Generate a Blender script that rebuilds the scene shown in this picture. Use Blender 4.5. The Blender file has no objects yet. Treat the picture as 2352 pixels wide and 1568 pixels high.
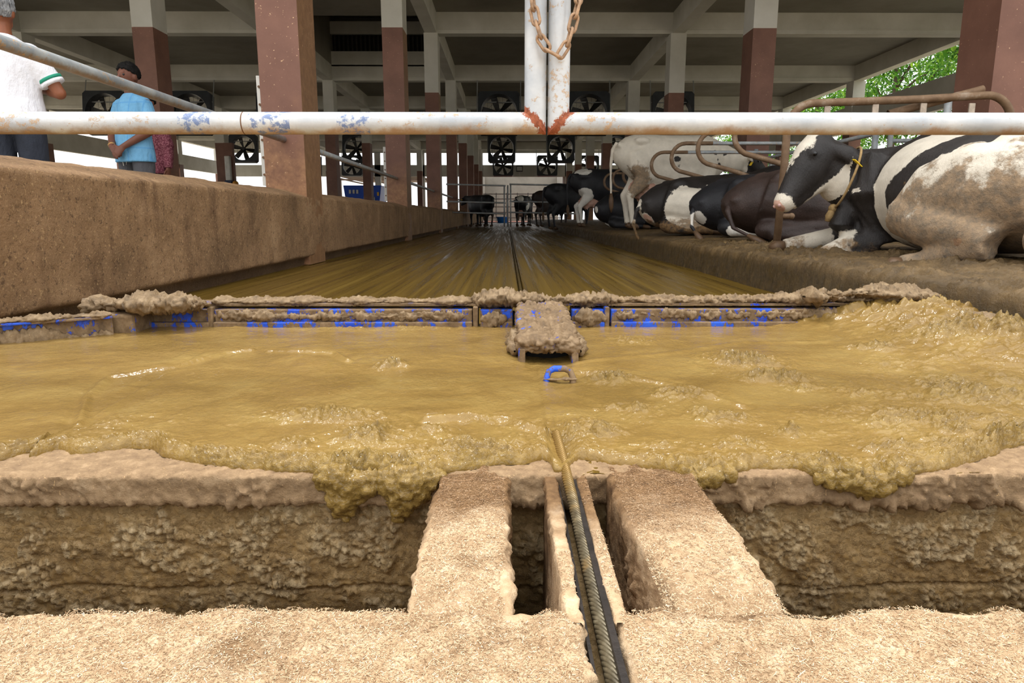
import bpy, bmesh, math, random
import numpy as np
from mathutils import Vector, Matrix

# ---------------------------------------------------------------- camera, sky, light, exposure
scene = bpy.context.scene
COL = scene.collection
cam_data = bpy.data.cameras.new('camera'); cam = bpy.data.objects.new('camera', cam_data); COL.objects.link(cam)
FPX = 1560.0; PITCH = math.radians(10.42); YAW = math.radians(0.4); CAMH = 0.457
cam_data.sensor_width = 36.0; cam_data.lens = FPX / 2352.0 * 36.0
cam_data.clip_start = 0.05; cam_data.clip_end = 400
cam.location = (0, 0, CAMH); cam.rotation_euler = (math.pi / 2 - PITCH, 0, -YAW)
scene.camera = cam

world = bpy.data.worlds.new('overcast_sky'); scene.world = world; world.use_nodes = True
wt = world.node_tree; wt.nodes.clear()
w_out = wt.nodes.new('ShaderNodeOutputWorld'); w_bg = wt.nodes.new('ShaderNodeBackground')
w_tc = wt.nodes.new('ShaderNodeTexCoord'); w_sep = wt.nodes.new('ShaderNodeSeparateXYZ'); w_rmp = wt.nodes.new('ShaderNodeValToRGB')
wt.links.new(w_tc.outputs['Generated'], w_sep.inputs[0]); wt.links.new(w_sep.outputs[2], w_rmp.inputs[0])
w_rmp.color_ramp.elements[0].position = 0.0; w_rmp.color_ramp.elements[0].color = (0.46, 0.47, 0.48, 1)
w_rmp.color_ramp.elements[1].position = 1.0; w_rmp.color_ramp.elements[1].color = (1.0, 1.0, 1.0, 1)
wt.links.new(w_rmp.outputs[0], w_bg.inputs[0]); w_bg.inputs[1].default_value = 2.35
wt.links.new(w_bg.outputs[0], w_out.inputs[0])

sun_d = bpy.data.lights.new('veiled_sun', 'SUN'); sun_d.energy = 1.6; sun_d.angle = math.radians(12); sun_d.color = (1.0, 0.99, 0.97)
sun = bpy.data.objects.new('veiled_sun', sun_d); COL.objects.link(sun); sun.rotation_euler = (math.radians(-15), math.radians(-9), 0)

vs = scene.view_settings
vs.view_transform = 'Standard'; vs.look = 'None'; vs.gamma = 1.0; vs.use_curve_mapping = False; vs.exposure = 0.32
scene.cycles.max_bounces = 8; scene.cycles.diffuse_bounces = 5; scene.cycles.use_denoising = True

# ---------------------------------------------------------------- helpers
rnd = random.Random(7); RNG = np.random.default_rng(7)

def _ray(px, py):
    a = (px - 1176) / FPX; b = (784 - py) / FPX
    fw = np.array([math.sin(YAW) * math.cos(PITCH), math.cos(YAW) * math.cos(PITCH), -math.sin(PITCH)])
    rt = np.array([math.cos(YAW), -math.sin(YAW), 0]); up = np.cross(rt, fw)
    return fw + a * rt + b * up
def at_depth(px, py, D):
    r = _ray(px, py); return np.array([0, 0, CAMH]) + r * (D / r[1])
def at_height(px, py, z=0.0):
    r = _ray(px, py); return np.array([0, 0, CAMH]) + r * ((z - CAMH) / r[2])

def _hash(ix, iy, iz, seed):
    h = (ix * 374761393 + iy * 668265263 + iz * 2147483647 + seed * 974634777) & 0xffffffff
    h = ((h ^ (h >> 13)) * 1274126177) & 0xffffffff
    h = ((h ^ (h >> 16)) * 2246822519) & 0xffffffff
    return ((h ^ (h >> 15)) & 0xffffff) / float(0xffffff)
def vnoise(p, seed=0):
    p = np.asarray(p, float); i = np.floor(p).astype(np.int64); f = p - i
    u = f * f * f * (f * (f * 6 - 15) + 10); out = 0
    for dx in (0, 1):
        wx = u[:, 0] if dx else 1 - u[:, 0]
        for dy in (0, 1):
            wy = u[:, 1] if dy else 1 - u[:, 1]
            for dz in (0, 1):
                wz = u[:, 2] if dz else 1 - u[:, 2]
                out = out + wx * wy * wz * _hash(i[:, 0] + dx, i[:, 1] + dy, i[:, 2] + dz, seed)
    return out * 2 - 1
def fbm(p, scale=1.0, octaves=4, seed=0, gain=0.5):
    p = np.asarray(p, float) * scale; a = 1.0; s = 0; t = 0
    for o in range(octaves):
        s = s + a * vnoise(p + o * 17.3, seed + o); t += a; a *= gain; p = p * 2.03
    return s / t
def billow(p, scale, octaves=4, seed=0):
    p = np.asarray(p, float) * scale; a = 1.0; s = 0; t = 0
    for o in range(octaves):
        s = s + a * (2.9 * np.abs(vnoise(p + o * 9.1, seed + o)) - 0.6); t += a; a *= 0.5; p = p * 2.07
    return s / t
def sstep(a, b, x):
    t = np.clip((x - a) / (b - a), 0, 1); return t * t * (3 - 2 * t)

def tag(o, label=None, cat=None, group=None, kind=None):
    if label: o['label'] = label
    if cat: o['category'] = cat
    if group: o['group'] = group
    if kind: o['kind'] = kind
    return o
def link(name, me, mat=None, parent=None):
    o = bpy.data.objects.new(name, me); COL.objects.link(o)
    if mat is not None and len(me.materials) == 0:
        for m in (mat if isinstance(mat, (list, tuple)) else [mat]): me.materials.append(m)
    if parent is not None: o.parent = parent
    return o
def empty(name, loc=(0, 0, 0), rz=0.0):
    o = bpy.data.objects.new(name, None); COL.objects.link(o); o.location = loc; o.rotation_euler = (0, 0, rz); o.empty_display_size = 0.1
    return o
def mesh_np(name, V, F, smooth=True):
    V = np.asarray(V, np.float32); F = np.asarray(F, np.int32); me = bpy.data.meshes.new(name)
    n, k = F.shape
    me.vertices.add(len(V)); me.vertices.foreach_set('co', V.ravel())
    me.loops.add(n * k); me.loops.foreach_set('vertex_index', F.ravel())
    me.polygons.add(n); me.polygons.foreach_set('loop_start', np.arange(0, n * k, k, dtype=np.int32))
    me.polygons.foreach_set('loop_total', np.full(n, k, np.int32))
    me.update(calc_edges=True); me.validate()
    if smooth: me.polygons.foreach_set('use_smooth', np.ones(len(me.polygons), bool))
    return me
def grid_faces(nu, nv, flip=False):
    i, j = np.meshgrid(np.arange(nu - 1), np.arange(nv - 1), indexing='ij'); a = (i * nv + j).ravel()
    F = np.stack([a, a + nv, a + nv + 1, a + 1], 1)
    return F[:, ::-1] if flip else F
def fattr(me, name, vals, domain='POINT'):
    at = me.attributes.new(name, 'FLOAT', domain); at.data.foreach_set('value', np.asarray(vals, np.float32))

class MB:
    """collects shapes for one mesh"""
    def __init__(s): s.v = []; s.f = []; s.m = []; s.mi = 0
    def add(s, V, F):
        b = len(s.v); s.v += [tuple(map(float, p)) for p in V]
        for q in F: s.f.append(tuple(int(i) + b for i in q)); s.m.append(s.mi)
        return s
    def box(s, x0, x1, y0, y1, z0, z1):
        V = [(x, y, z) for x in (x0, x1) for y in (y0, y1) for z in (z0, z1)]
        return s.add(V, [(0, 1, 3, 2), (4, 6, 7, 5), (0, 4, 5, 1), (2, 3, 7, 6), (0, 2, 6, 4), (1, 5, 7, 3)])
    def obox(s, c, ax, ay, az, hx, hy, hz):
        c = np.array(c, float); ax, ay, az = [np.array(v, float) for v in (ax, ay, az)]
        V = [c + ax * i * hx + ay * j * hy + az * k * hz for i in (-1, 1) for j in (-1, 1) for k in (-1, 1)]
        return s.add(V, [(0, 1, 3, 2), (4, 6, 7, 5), (0, 4, 5, 1), (2, 3, 7, 6), (0, 2, 6, 4), (1, 5, 7, 3)])
    def loft(s, pts, radii, n=12, up=(0, 0, 1), cap=True, closed=False):
        P = [np.array(p, float) for p in pts]; R = []
        for r in radii: R.append(r if isinstance(r, (tuple, list)) else (r, r))
        if len(R) == 1: R = R * len(P)
        m = len(P); V = []; up = np.array(up, float); prev = None
        for i in range(m):
            if closed: t = P[(i + 1) % m] - P[i - 1]
            else: t = P[min(i + 1, m - 1)] - P[max(i - 1, 0)]
            t = t / (np.linalg.norm(t) + 1e-12)
            ref = up if prev is None else prev
            a = np.cross(t, ref)
            if np.linalg.norm(a) < 1e-3:
                a = np.cross(t, np.array([1.0, 0.0, 0.0]))
                if np.linalg.norm(a) < 1e-3: a = np.cross(t, np.array([0.0, 1.0, 0.0]))
            a /= np.linalg.norm(a); b = np.cross(a, t)
            if closed or m > 12: prev = b
            for k in range(n):
                an = 2 * math.pi * k / n
                V.append(P[i] + a * R[i][0] * math.cos(an) + b * R[i][1] * math.sin(an))
        F = []
        for i in range(m if closed else m - 1):
            for k in range(n):
                k2 = (k + 1) % n; i2 = (i + 1) % m
                F.append((i * n + k, i * n + k2, i2 * n + k2, i2 * n + k))
        if cap and not closed:
            F.append(tuple(range(n - 1, -1, -1))); F.append(tuple((m - 1) * n + k for k in range(n)))
        return s.add(V, F)
    def tube(s, pts, r, n=10, **k): return s.loft(pts, [r], n=n, **k)
    def ball(s, c, r, n=12, m=8):
        r = r if isinstance(r, (tuple, list)) else (r, r, r); V = [(c[0], c[1], c[2] - r[2])]; F = []
        for i in range(1, m):
            ph = math.pi * i / m - math.pi / 2
            for k in range(n):
                an = 2 * math.pi * k / n
                V.append((c[0] + r[0] * math.cos(ph) * math.cos(an), c[1] + r[1] * math.cos(ph) * math.sin(an), c[2] + r[2] * math.sin(ph)))
        V.append((c[0], c[1], c[2] + r[2])); L = len(V) - 1
        for k in range(n): F.append((0, 1 + (k + 1) % n, 1 + k)); F.append((L, 1 + (m - 2) * n + k, 1 + (m - 2) * n + (k + 1) % n))
        for i in range(m - 2):
            for k in range(n): F.append((1 + i * n + k, 1 + i * n + (k + 1) % n, 1 + (i + 1) * n + (k + 1) % n, 1 + (i + 1) * n + k))
        return s.add(V, F)
    def mesh(s, name, smooth=False, bevel=0.0):
        me = bpy.data.meshes.new(name); me.from_pydata(s.v, [], s.f)
        if len(set(s.m)) > 1: me.polygons.foreach_set('material_index', s.m)
        if bevel > 0:
            bm = bmesh.new(); bm.from_mesh(me)
            ed = [e for e in bm.edges if len(e.link_faces) == 2 and e.calc_face_angle(0) > 0.6]
            bmesh.ops.bevel(bm, geom=ed, offset=bevel, segments=2, affect='EDGES', profile=0.5, clamp_overlap=True)
            bm.to_mesh(me); bm.free()
        if smooth: me.polygons.foreach_set('use_smooth', [True] * len(me.polygons))
        me.update(); return me
    def build(s, name, mat, parent=None, smooth=False, bevel=0.0):
        return link(name, s.mesh(name, smooth, bevel), mat, parent)
    def remesh(s, name, voxel, it=4, fac=0.5):
        """one continuous skin grown over all shapes collected here"""
        me = s.mesh(name); o = bpy.data.objects.new(name, me); COL.objects.link(o)
        m = o.modifiers.new('r', 'REMESH'); m.mode = 'VOXEL'; m.voxel_size = voxel; m.use_smooth_shade = True
        if it:
            k = o.modifiers.new('s', 'SMOOTH'); k.factor = fac; k.iterations = it
        dg = bpy.context.evaluated_depsgraph_get(); me2 = bpy.data.meshes.new_from_object(o.evaluated_get(dg)); me2.name = name
        bpy.data.objects.remove(o); bpy.data.meshes.remove(me)
        me2.polygons.foreach_set('use_smooth', np.ones(len(me2.polygons), bool))
        return me2
def co_of(me):
    a = np.empty(len(me.vertices) * 3, np.float32); me.vertices.foreach_get('co', a); return a.reshape(-1, 3).astype(float)

def rough_box(x0, x1, y0, y1, z0, z1, res, r, disp, faces='+x-x+y-y+z'):
    """rounded block with finely divided faces pushed along their normal by disp(P, n)"""
    lo = np.array([x0, y0, z0], float); hi = np.array([x1, y1, z1], float); VS = []; FS = []; b = 0
    for ax in range(3):
        for sg, ch in ((1, '+'), (-1, '-')):
            if ch + 'xyz'[ax] not in faces: continue
            u, v = (ax + 1) % 3, (ax + 2) % 3
            nu = max(2, int((hi[u] - lo[u]) / res) + 1); nv = max(2, int((hi[v] - lo[v]) / res) + 1)
            U, W = np.meshgrid(np.linspace(lo[u], hi[u], nu), np.linspace(lo[v], hi[v], nv), indexing='ij')
            P = np.zeros((nu * nv, 3)); P[:, u] = U.ravel(); P[:, v] = W.ravel(); P[:, ax] = hi[ax] if sg > 0 else lo[ax]
            VS.append(P); FS.append(grid_faces(nu, nv, flip=(sg < 0)) + b); b += nu * nv
    P = np.concatenate(VS); F = np.concatenate(FS)
    q = np.clip(P, lo + r, hi - r); d = P - q; L = np.linalg.norm(d, axis=1, keepdims=True) + 1e-9; n = d / L
    P = q + n * np.minimum(L, r)
    P = P + n * disp(P, n)[:, None]
    me = mesh_np('blk', P, F)
    bm = bmesh.new(); bm.from_mesh(me); bmesh.ops.remove_doubles(bm, verts=bm.verts, dist=res * 0.05); bm.to_mesh(me); bm.free()
    me.polygons.foreach_set('use_smooth', np.ones(len(me.polygons), bool))
    return me

# ---------------------------------------------------------------- materials
def srgb(r, g, b):
    f = lambda c: (c / 255 / 12.92) if c / 255 <= 0.04045 else ((c / 255 + 0.055) / 1.055) ** 2.4
    return (f(r), f(g), f(b), 1.0)
class Mat:
    def __init__(s, name, color=(0.5, 0.5, 0.5, 1), rough=0.7, metal=0.0, spec=0.5):
        s.m = bpy.data.materials.new(name); s.m.use_nodes = True; s.t = s.m.node_tree; s.b = s.t.nodes['Principled BSDF']
        s.set('Base Color', color); s.set('Roughness', rough); s.set('Metallic', metal); s.set('Specular IOR Level', spec)
        s._co = None
    def set(s, k, v):
        if hasattr(v, 'is_output'): s.t.links.new(v, s.b.inputs[k])
        else: s.b.inputs[k].default_value = v
        return s
    def put(s, sock, v):
        if hasattr(v, 'is_output'): s.t.links.new(v, sock)
        else: sock.default_value = v
    def co(s, scale=None, kind='Object'):
        n = s.t.nodes.new('ShaderNodeTexCoord'); o = n.outputs[kind]
        if scale is not None:
            m = s.t.nodes.new('ShaderNodeMapping'); s.t.links.new(o, m.inputs[0]); m.inputs['Scale'].default_value = scale; o = m.outputs[0]
        return o
    def pos(s, scale=None):
        n = s.t.nodes.new('ShaderNodeNewGeometry'); o = n.outputs['Position']
        if scale is not None:
            m = s.t.nodes.new('ShaderNodeMapping'); s.t.links.new(o, m.inputs[0]); m.inputs['Scale'].default_value = scale; o = m.outputs[0]
        return o
    def sep(s, v):
        n = s.t.nodes.new('ShaderNodeSeparateXYZ'); s.t.links.new(v, n.inputs[0]); return n.outputs
    def noise(s, scale, detail=5, rough=0.55, vec=None, dist=0.0):
        n = s.t.nodes.new('ShaderNodeTexNoise'); n.inputs['Scale'].default_value = scale; n.inputs['Detail'].default_value = detail
        n.inputs['Roughness'].default_value = rough; n.inputs['Distortion'].default_value = dist
        s.t.links.new(vec if vec is not None else s.pos(), n.inputs['Vector']); return n.outputs['Fac']
    def voro(s, scale, vec=None, feature='F1'):
        n = s.t.nodes.new('ShaderNodeTexVoronoi'); n.feature = feature; n.inputs['Scale'].default_value = scale
        s.t.links.new(vec if vec is not None else s.pos(), n.inputs['Vector']); return n.outputs['Distance']
    def wave(s, scale, vec, dist=0.0):
        n = s.t.nodes.new('ShaderNodeTexWave'); n.inputs['Scale'].default_value = scale; n.inputs['Distortion'].default_value = dist
        s.t.links.new(vec, n.inputs['Vector']); return n.outputs['Fac']
    def ramp(s, fac, stops):
        n = s.t.nodes.new('ShaderNodeValToRGB'); s.t.links.new(fac, n.inputs[0]); e = n.color_ramp.elements
        while len(e) < len(stops): e.new(0.5)
        for i, (p, c) in enumerate(stops):
            e[i].position = p; e[i].color = c if isinstance(c, (tuple, list)) else (c, c, c, 1)
        return n.outputs[0]
    def mix(s, fac, a, b, mode='MIX'):
        n = s.t.nodes.new('ShaderNodeMix'); n.data_type = 'RGBA'; n.blend_type = mode
        s.put(n.inputs[0], fac); s.put(n.inputs[6], a); s.put(n.inputs[7], b); return n.outputs[2]
    def math(s, op, a, b=0.0, c=None, clamp=False):
        n = s.t.nodes.new('ShaderNodeMath'); n.operation = op; n.use_clamp = clamp
        s.put(n.inputs[0], a); s.put(n.inputs[1], b)
        if c is not None: s.put(n.inputs[2], c)
        return n.outputs[0]
    def step(s, v, a, b):
        n = s.t.nodes.new('ShaderNodeMapRange'); n.interpolation_type = 'SMOOTHSTEP'
        s.put(n.inputs[0], v); n.inputs[1].default_value = a; n.inputs[2].default_value = b; return n.outputs[0]
    def attr(s, name):
        n = s.t.nodes.new('ShaderNodeAttribute'); n.attribute_name = name; return n.outputs['Fac']
    def nz(s):
        n = s.t.nodes.new('ShaderNodeNewGeometry'); return s.sep(n.outputs['Normal'])
    def bump(s, h, strength=0.5, dist=0.01):
        n = s.t.nodes.new('ShaderNodeBump'); n.inputs['Strength'].default_value = strength; n.inputs['Distance'].default_value = dist
        s.t.links.new(h, n.inputs['Height'])
        if s.b.inputs['Normal'].is_linked: s.t.links.new(s.b.inputs['Normal'].links[0].from_socket, n.inputs['Normal'])
        s.t.links.new(n.outputs[0], s.b.inputs['Normal']); return s

def simple(name, rgb, rough=0.6, metal=0.0, var=0.0, vs=6.0, bump=0.0, bs=60.0):
    m = Mat(name, srgb(*rgb), rough, metal)
    if var > 0:
        c = srgb(*rgb); d = [max(0, x * (1 - var)) for x in c[:3]] + [1]; l = [min(1, x * (1 + var * 0.6)) for x in c[:3]] + [1]
        m.set('Base Color', m.ramp(m.noise(vs, 6, 0.6), [(0.3, tuple(d)), (0.7, tuple(l))]))
    if bump > 0: m.bump(m.noise(bs, 5, 0.6), bump, 0.004)
    return m.m
# ---- shared materials
def m_white():
    m = Mat('white_painted_concrete', rough=0.75)
    m.set('Base Color', m.ramp(m.noise(0.9, 6, 0.6), [(0.3, srgb(186, 184, 172)), (0.7, srgb(212, 210, 201))]))
    m.bump(m.noise(30, 4, 0.6), 0.15, 0.004); return m.m
def m_brown():
    m = Mat('brown_column_paint', rough=0.6)
    z = m.sep(m.pos())[2]
    base = m.ramp(m.noise(2.0, 6, 0.6), [(0.3, srgb(106, 70, 55)), (0.7, srgb(130, 90, 73))])
    low = m.step(m.math('ADD', z, m.math('MULTIPLY', m.noise(3.0, 5), 1.4)), 2.2, 1.3)
    mud = m.ramp(m.noise(14, 6, 0.7), [(0.35, srgb(120, 82, 50)), (0.65, srgb(168, 124, 82))])
    c = m.mix(m.math('MULTIPLY', low, 0.7), base, mud)
    px = m.sep(m.pos())[0]; row = m.math('MULTIPLY', m.math('LESS_THAN', px, -1.7), m.math('GREATER_THAN', px, -2.4))
    c = m.mix(m.math('MULTIPLY', m.math('MULTIPLY', m.step(m.nz()[0], 0.4, 0.8), row), 0.8), c, m.ramp(m.noise(12, 7, 0.7), [(0.3, srgb(108, 76, 46)), (0.7, srgb(156, 118, 80))]))
    sp = m.step(m.math('ADD', m.noise(46, 3, 0.55), m.math('MULTIPLY', m.noise(1.6, 3), 0.16)), 0.775, 0.80)
    c = m.mix(m.math('MULTIPLY', sp, 0.75), c, srgb(208, 170, 132))
    m.set('Base Color', c); m.bump(m.noise(40, 5, 0.6), 0.25, 0.004); return m.m
def m_ceiling():
    m = Mat('grey_ceiling_slab', rough=0.85)
    m.set('Base Color', m.ramp(m.noise(0.5, 6, 0.65), [(0.3, srgb(118, 114, 104)), (0.7, srgb(146, 142, 130))])); return m.m
def m_mudwall():
    m = Mat('manure_stained_render', rough=0.85)
    z = m.sep(m.pos())[2]
    base = m.ramp(m.noise(2.2, 7, 0.62), [(0.3, srgb(120, 92, 62)), (0.55, srgb(154, 120, 84)), (0.75, srgb(180, 146, 108))])
    drip = m.noise(7, 5, 0.6, m.pos((1, 1.0, 0.18)))
    c = m.mix(m.math('MULTIPLY', m.step(drip, 0.52, 0.7), 0.55), base, srgb(98, 68, 42))
    spk = m.step(m.noise(70, 3, 0.6), 0.58, 0.68)
    c = m.mix(m.math('MULTIPLY', spk, 0.5), c, srgb(212, 176, 126))
    blk = m.step(m.noise(44, 5, 0.75), 0.55, 0.64)
    c = m.mix(m.math('MULTIPLY', blk, 0.65), c, srgb(66, 44, 26))
    foot_dark = m.step(z, 0.10, 0.05)  # darker towards the wall foot, below the overhang
    c = m.mix(m.math('MULTIPLY', foot_dark, 0.75), c, srgb(74, 52, 26))
    m.set('Base Color', c); m.bump(m.noise(90, 5, 0.75), 0.9, 0.008); m.bump(m.noise(26, 5, 0.65), 0.6, 0.02); return m.m
def m_alley():
    m = Mat('wet_alley_floor', rough=0.35)
    st = m.noise(1.0, 6, 0.6, m.pos((13, 0.22, 1))); st2 = m.noise(1.0, 5, 0.6, m.pos((38, 0.35, 1)))
    f = m.math('ADD', m.math('MULTIPLY', st, 0.6), m.math('MULTIPLY', st2, 0.4))
    m.set('Base Color', m.ramp(f, [(0.33, srgb(72, 54, 14)), (0.5, srgb(100, 77, 24)), (0.66, srgb(118, 94, 36))]))
    m.set('Roughness', m.ramp(f, [(0.36, 0.14), (0.52, 0.36), (0.68, 0.5)]))
    m.set('Specular IOR Level', 0.35)
    m.bump(f, 0.5, 0.012); m.bump(m.noise(40, 4, 0.6, m.pos((2.5, 0.6, 1))), 0.25, 0.004); return m.m
def m_bed():
    m = Mat('muddy_stall_bed', rough=0.7)
    c = m.ramp(m.noise(5, 7, 0.65), [(0.3, srgb(72, 55, 28)), (0.52, srgb(100, 78, 43)), (0.72, srgb(128, 102, 62))])
    P3 = m.sep(m.pos()); c = m.mix(m.math('MULTIPLY', m.math('MULTIPLY', m.step(m.math('ADD', P3[2], m.math('MULTIPLY', m.noise(9, 4), 0.06)), 0.215, 0.17), m.math('LESS_THAN', P3[0], 1.72)), 0.85), c, m.ramp(m.noise(20, 6, 0.7), [(0.3, srgb(52, 40, 16)), (0.7, srgb(92, 72, 36))]))
    m.set('Base Color', c); m.set('Roughness', m.ramp(m.noise(12, 4), [(0.4, 0.4), (0.6, 0.8)]))
    m.bump(m.noise(75, 5, 0.75), 0.9, 0.012); return m.m
WHITE = m_white(); BROWN = m_brown(); CEIL = m_ceiling(); MUDWALL = m_mudwall(); ALLEY = m_alley(); BED = m_bed()
GALV = None
def m_galv(name='galvanised_pipe', mud=0.35):
    m = Mat(name, rough=0.42, metal=0.15)
    c = m.ramp(m.noise(8, 5, 0.6), [(0.35, srgb(142, 148, 152)), (0.65, srgb(178, 182, 182))])
    nzv = m.nz()[2]
    under = m.math('MULTIPLY', m.step(m.math('ADD', m.math('MULTIPLY', nzv, -0.45), m.noise(22, 7, 0.7)), 0.62, 0.98), mud * 1.5, clamp=True)
    c = m.mix(under, c, srgb(150, 118, 80))
    sp = m.step(m.math('ADD', m.noise(55, 6, 0.75), m.math('MULTIPLY', m.noise(5, 3), 0.35)), 0.74, 0.84)
    c = m.mix(m.math('MULTIPLY', sp, min(1, mud * 2.2)), c, srgb(200, 160, 108))
    m.set('Base Color', c); m.bump(m.noise(120, 4, 0.7), 0.25, 0.002); m.bump(sp, 0.4, 0.003); return m.m
GALV = m_galv(); GALV_OLD = m_galv('weathered_galvanised_pipe', 0.5)
def m_rustpipe():
    m = Mat('muddy_rusty_pipe', rough=0.7, metal=0.1)
    c = m.ramp(m.noise(9, 6, 0.65), [(0.3, srgb(98, 74, 52)), (0.55, srgb(124, 98, 72)), (0.75, srgb(156, 140, 122))])
    m.set('Base Color', c); m.bump(m.noise(80, 5, 0.7), 0.4, 0.003); return m.m
RUSTPIPE = m_rustpipe()

S = 6.6                      # column pitch along the alley
Y_END = 54.0
X_L = (-2.28, -1.90); X_C = (-6.81, -6.43); X_A = (4.50, 4.93); X_AP = (-13.66, -13.23); X_B = 12.9; X_BP = -21.6
Z_BEAM = 5.40; Z_CEIL = 5.95; Z_PAINT = 3.84
Y_ROOF = 5.2

# ---- columns: brown below, white above (two paints on one post)
def column(x0, x1, y, deep=0.55, z0=0.0):
    b = MB(); b.box(x0, x1, y, y + deep, z0, Z_PAINT); b.mi = 1; b.box(x0, x1, y, y + deep, Z_PAINT, Z_BEAM)
    o = b.build('column', [BROWN, WHITE]); tag(o, kind='structure'); return o
for i in range(1, 9):
    for (x0, x1), z0 in ((X_L, 0.0), (X_C, 0.2), (X_A, 0.2), (X_AP, 0.2)):
        column(x0, x1, S * i, 0.55, z0)
    column(X_B - 0.05, X_B + 0.4, S * i, 0.55, 0.0); column(X_BP - 0.4, X_BP + 0.05, S * i, 0.55, 0.0)
# ---- beams across, one for each column line (the feed lane well between lines 3 and 4 has no beam on line 3)
for i in range(1, 9):
    spans = [(X_BP, X_C[0] + 0.19), (X_L[0] + 0.19, X_B)] if i == 3 else [(X_BP, X_B)]
    for a, c in spans:
        b = MB(); b.box(a, c, S * i + 0.08, S * i + 0.43, Z_BEAM, Z_CEIL)
        o = b.build('beam', WHITE); tag(o, kind='structure')
        cb = MB(); cb.box(a, c, S * i + 0.06, S * i + 0.08, Z_BEAM + 0.10, Z_BEAM + 0.125); cb.build('conduit', WHITE, o)
# ---- beams along each column row
for xc in (sum(X_L) / 2, sum(X_C) / 2, sum(X_A) / 2, sum(X_AP) / 2, X_B + 0.15, X_BP - 0.15):
    b = MB(); b.box(xc - 0.16, xc + 0.16, Y_ROOF, Y_END, Z_BEAM, Z_CEIL); tag(b.build('beam', WHITE), kind='structure')
# ---- ceiling slab with the raised well above the feed lane
b = MB(); T = 0.25
wx0, wx1, wy0, wy1 = X_C[0] + 0.35, X_L[0] + 0.03, 3 * S + 0.45, 4 * S + 0.1
b.box(X_BP - 0.6, wx0, Y_ROOF, Y_END, Z_CEIL, Z_CEIL + T); b.box(wx1, X_B + 0.6, Y_ROOF, Y_END, Z_CEIL, Z_CEIL + T)
b.box(wx0, wx1, Y_ROOF, wy0, Z_CEIL, Z_CEIL + T); b.box(wx0, wx1, wy1, Y_END, Z_CEIL, Z_CEIL + T)
b.box(wx0 - 0.2, wx1 + 0.2, wy0 - 0.2, wy1 + 0.9, 7.75, 8.0)
b.box(wx0 - 0.2, wx0, wy0 - 0.2, wy1 + 0.9, Z_CEIL + T, 7.75); b.box(wx1, wx1 + 0.2, wy0 - 0.2, wy1 + 0.9, Z_CEIL + T, 7.75)
b.box(wx0, wx1, wy0 - 0.2, wy0, Z_CEIL + T, 7.75)
b.box(wx0, wx1, wy1 + 0.7, wy1 + 0.9, Z_CEIL + T, 7.75)
tag(b.build('ceiling', CEIL), kind='structure')
b = MB(); b.box(wx0, wx1, wy1 - 0.02, wy1 + 0.12, Z_BEAM + 0.5, 6.42); tag(b.build('wall_well_parapet', WHITE), kind='structure')
b = MB(); b.box(wx0, wx1, wy1 - 0.02, wy1 + 0.12, 7.02, 7.45); tag(b.build('beam_well', WHITE), kind='structure')
DARK = simple('painted_void_shade', (24, 22, 20), 0.9)  # near-black colour stands in for the shade inside openings
lv = MB(); lv.box(wx0, wx1, wy1 + 0.3, wy1 + 0.34, 6.2, 7.1); lv = lv.build('louvre_shade_board', DARK); tag(lv, kind='structure')  # solid board painted dark as the shaded gap behind the slats
SLATM = simple('grimy_slat', (58, 54, 48), 0.8, var=0.4)
sl = MB(); sl.box(-0.03, 0.03, -0.02, 0.02, 0, 0.62); slm = sl.mesh('slat'); slm.materials.append(SLATM)
for k in range(26):
    o = link('slat', slm, None, lv); o.location = (wx0 + 0.1 + k * (wx1 - wx0 - 0.2) / 25, wy1 + 0.24, 6.41)
# ---- outer walls: open below, spandrel band, clerestory slot, then the edge beam
for sx, xw in ((1, X_B), (-1, X_BP)):
    nm = 'wall_right' if sx > 0 else 'wall_outer_left'
    b = MB(); b.box(xw, xw + 0.2 * sx, 0.5 * S, Y_END, 3.6, 4.52) if sx > 0 else b.box(xw - 0.2, xw, 0.5 * S, Y_END, 3.6, 4.52)
    tag(b.build(nm, WHITE), kind='structure')
b = MB()
b.box(X_BP, X_B, Y_END, Y_END + 0.25, 3.5, 4.36); b.box(X_BP, X_B, Y_END, Y_END + 0.25, 5.27, Z_CEIL + 0.2)
for xc in (-21.6, -17, -13.4, -10, -6.6, -2.1, 4.7, 8.8, 12.9): b.box(xc - 0.22, xc + 0.22, Y_END, Y_END + 0.25, 0.0, 5.3)
tag(b.build('wall_far', WHITE), kind='structure')
# milking hall behind the far opening
b = MB(); b.box(-2.3, 4.9, 66, 66.2, 0, 4.2); b.box(-2.3, -2.1, Y_END + 0.3, 66, 0, 4.2); b.box(4.7, 4.9, Y_END + 0.3, 66, 1.6, 4.2); b.box(-2.3, 4.9, Y_END + 0.3, 59, 3.75, 3.95)
tag(b.build('wall_hall', CEIL), kind='structure')

# ---- floors
def profile_floor():
    # alley floor cross-section with the cable groove, scraped ridges along the alley
    xs = np.concatenate([np.linspace(-1.98, 0.070, 180), [0.0702, 0.1098], np.linspace(0.110, 1.75, 150)])
    ys = np.concatenate([np.linspace(1.166, 12, 160), np.linspace(12.3, Y_END + 6, 90)])
    X, Y = np.meshgrid(xs, ys, indexing='ij'); P = np.stack([X.ravel(), Y.ravel(), np.zeros(X.size)], 1)
    z = 0.006 * fbm(P * [14, 0.25, 1], 1, 4, 5) + 0.003 * fbm(P * [40, 0.5, 1], 1, 2, 9)
    z -= 0.045 * ((P[:, 0] > 0.0701) & (P[:, 0] < 0.1099)); P[:, 2] = z - 0.004
    return mesh_np('floor', P, grid_faces(len(xs), len(ys)))
tag(link('floor', profile_floor(), ALLEY), kind='structure')
CONC = simple('grey_concrete_floor', (168, 158, 142), 0.75, var=0.2, vs=2, bump=0.3)
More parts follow.
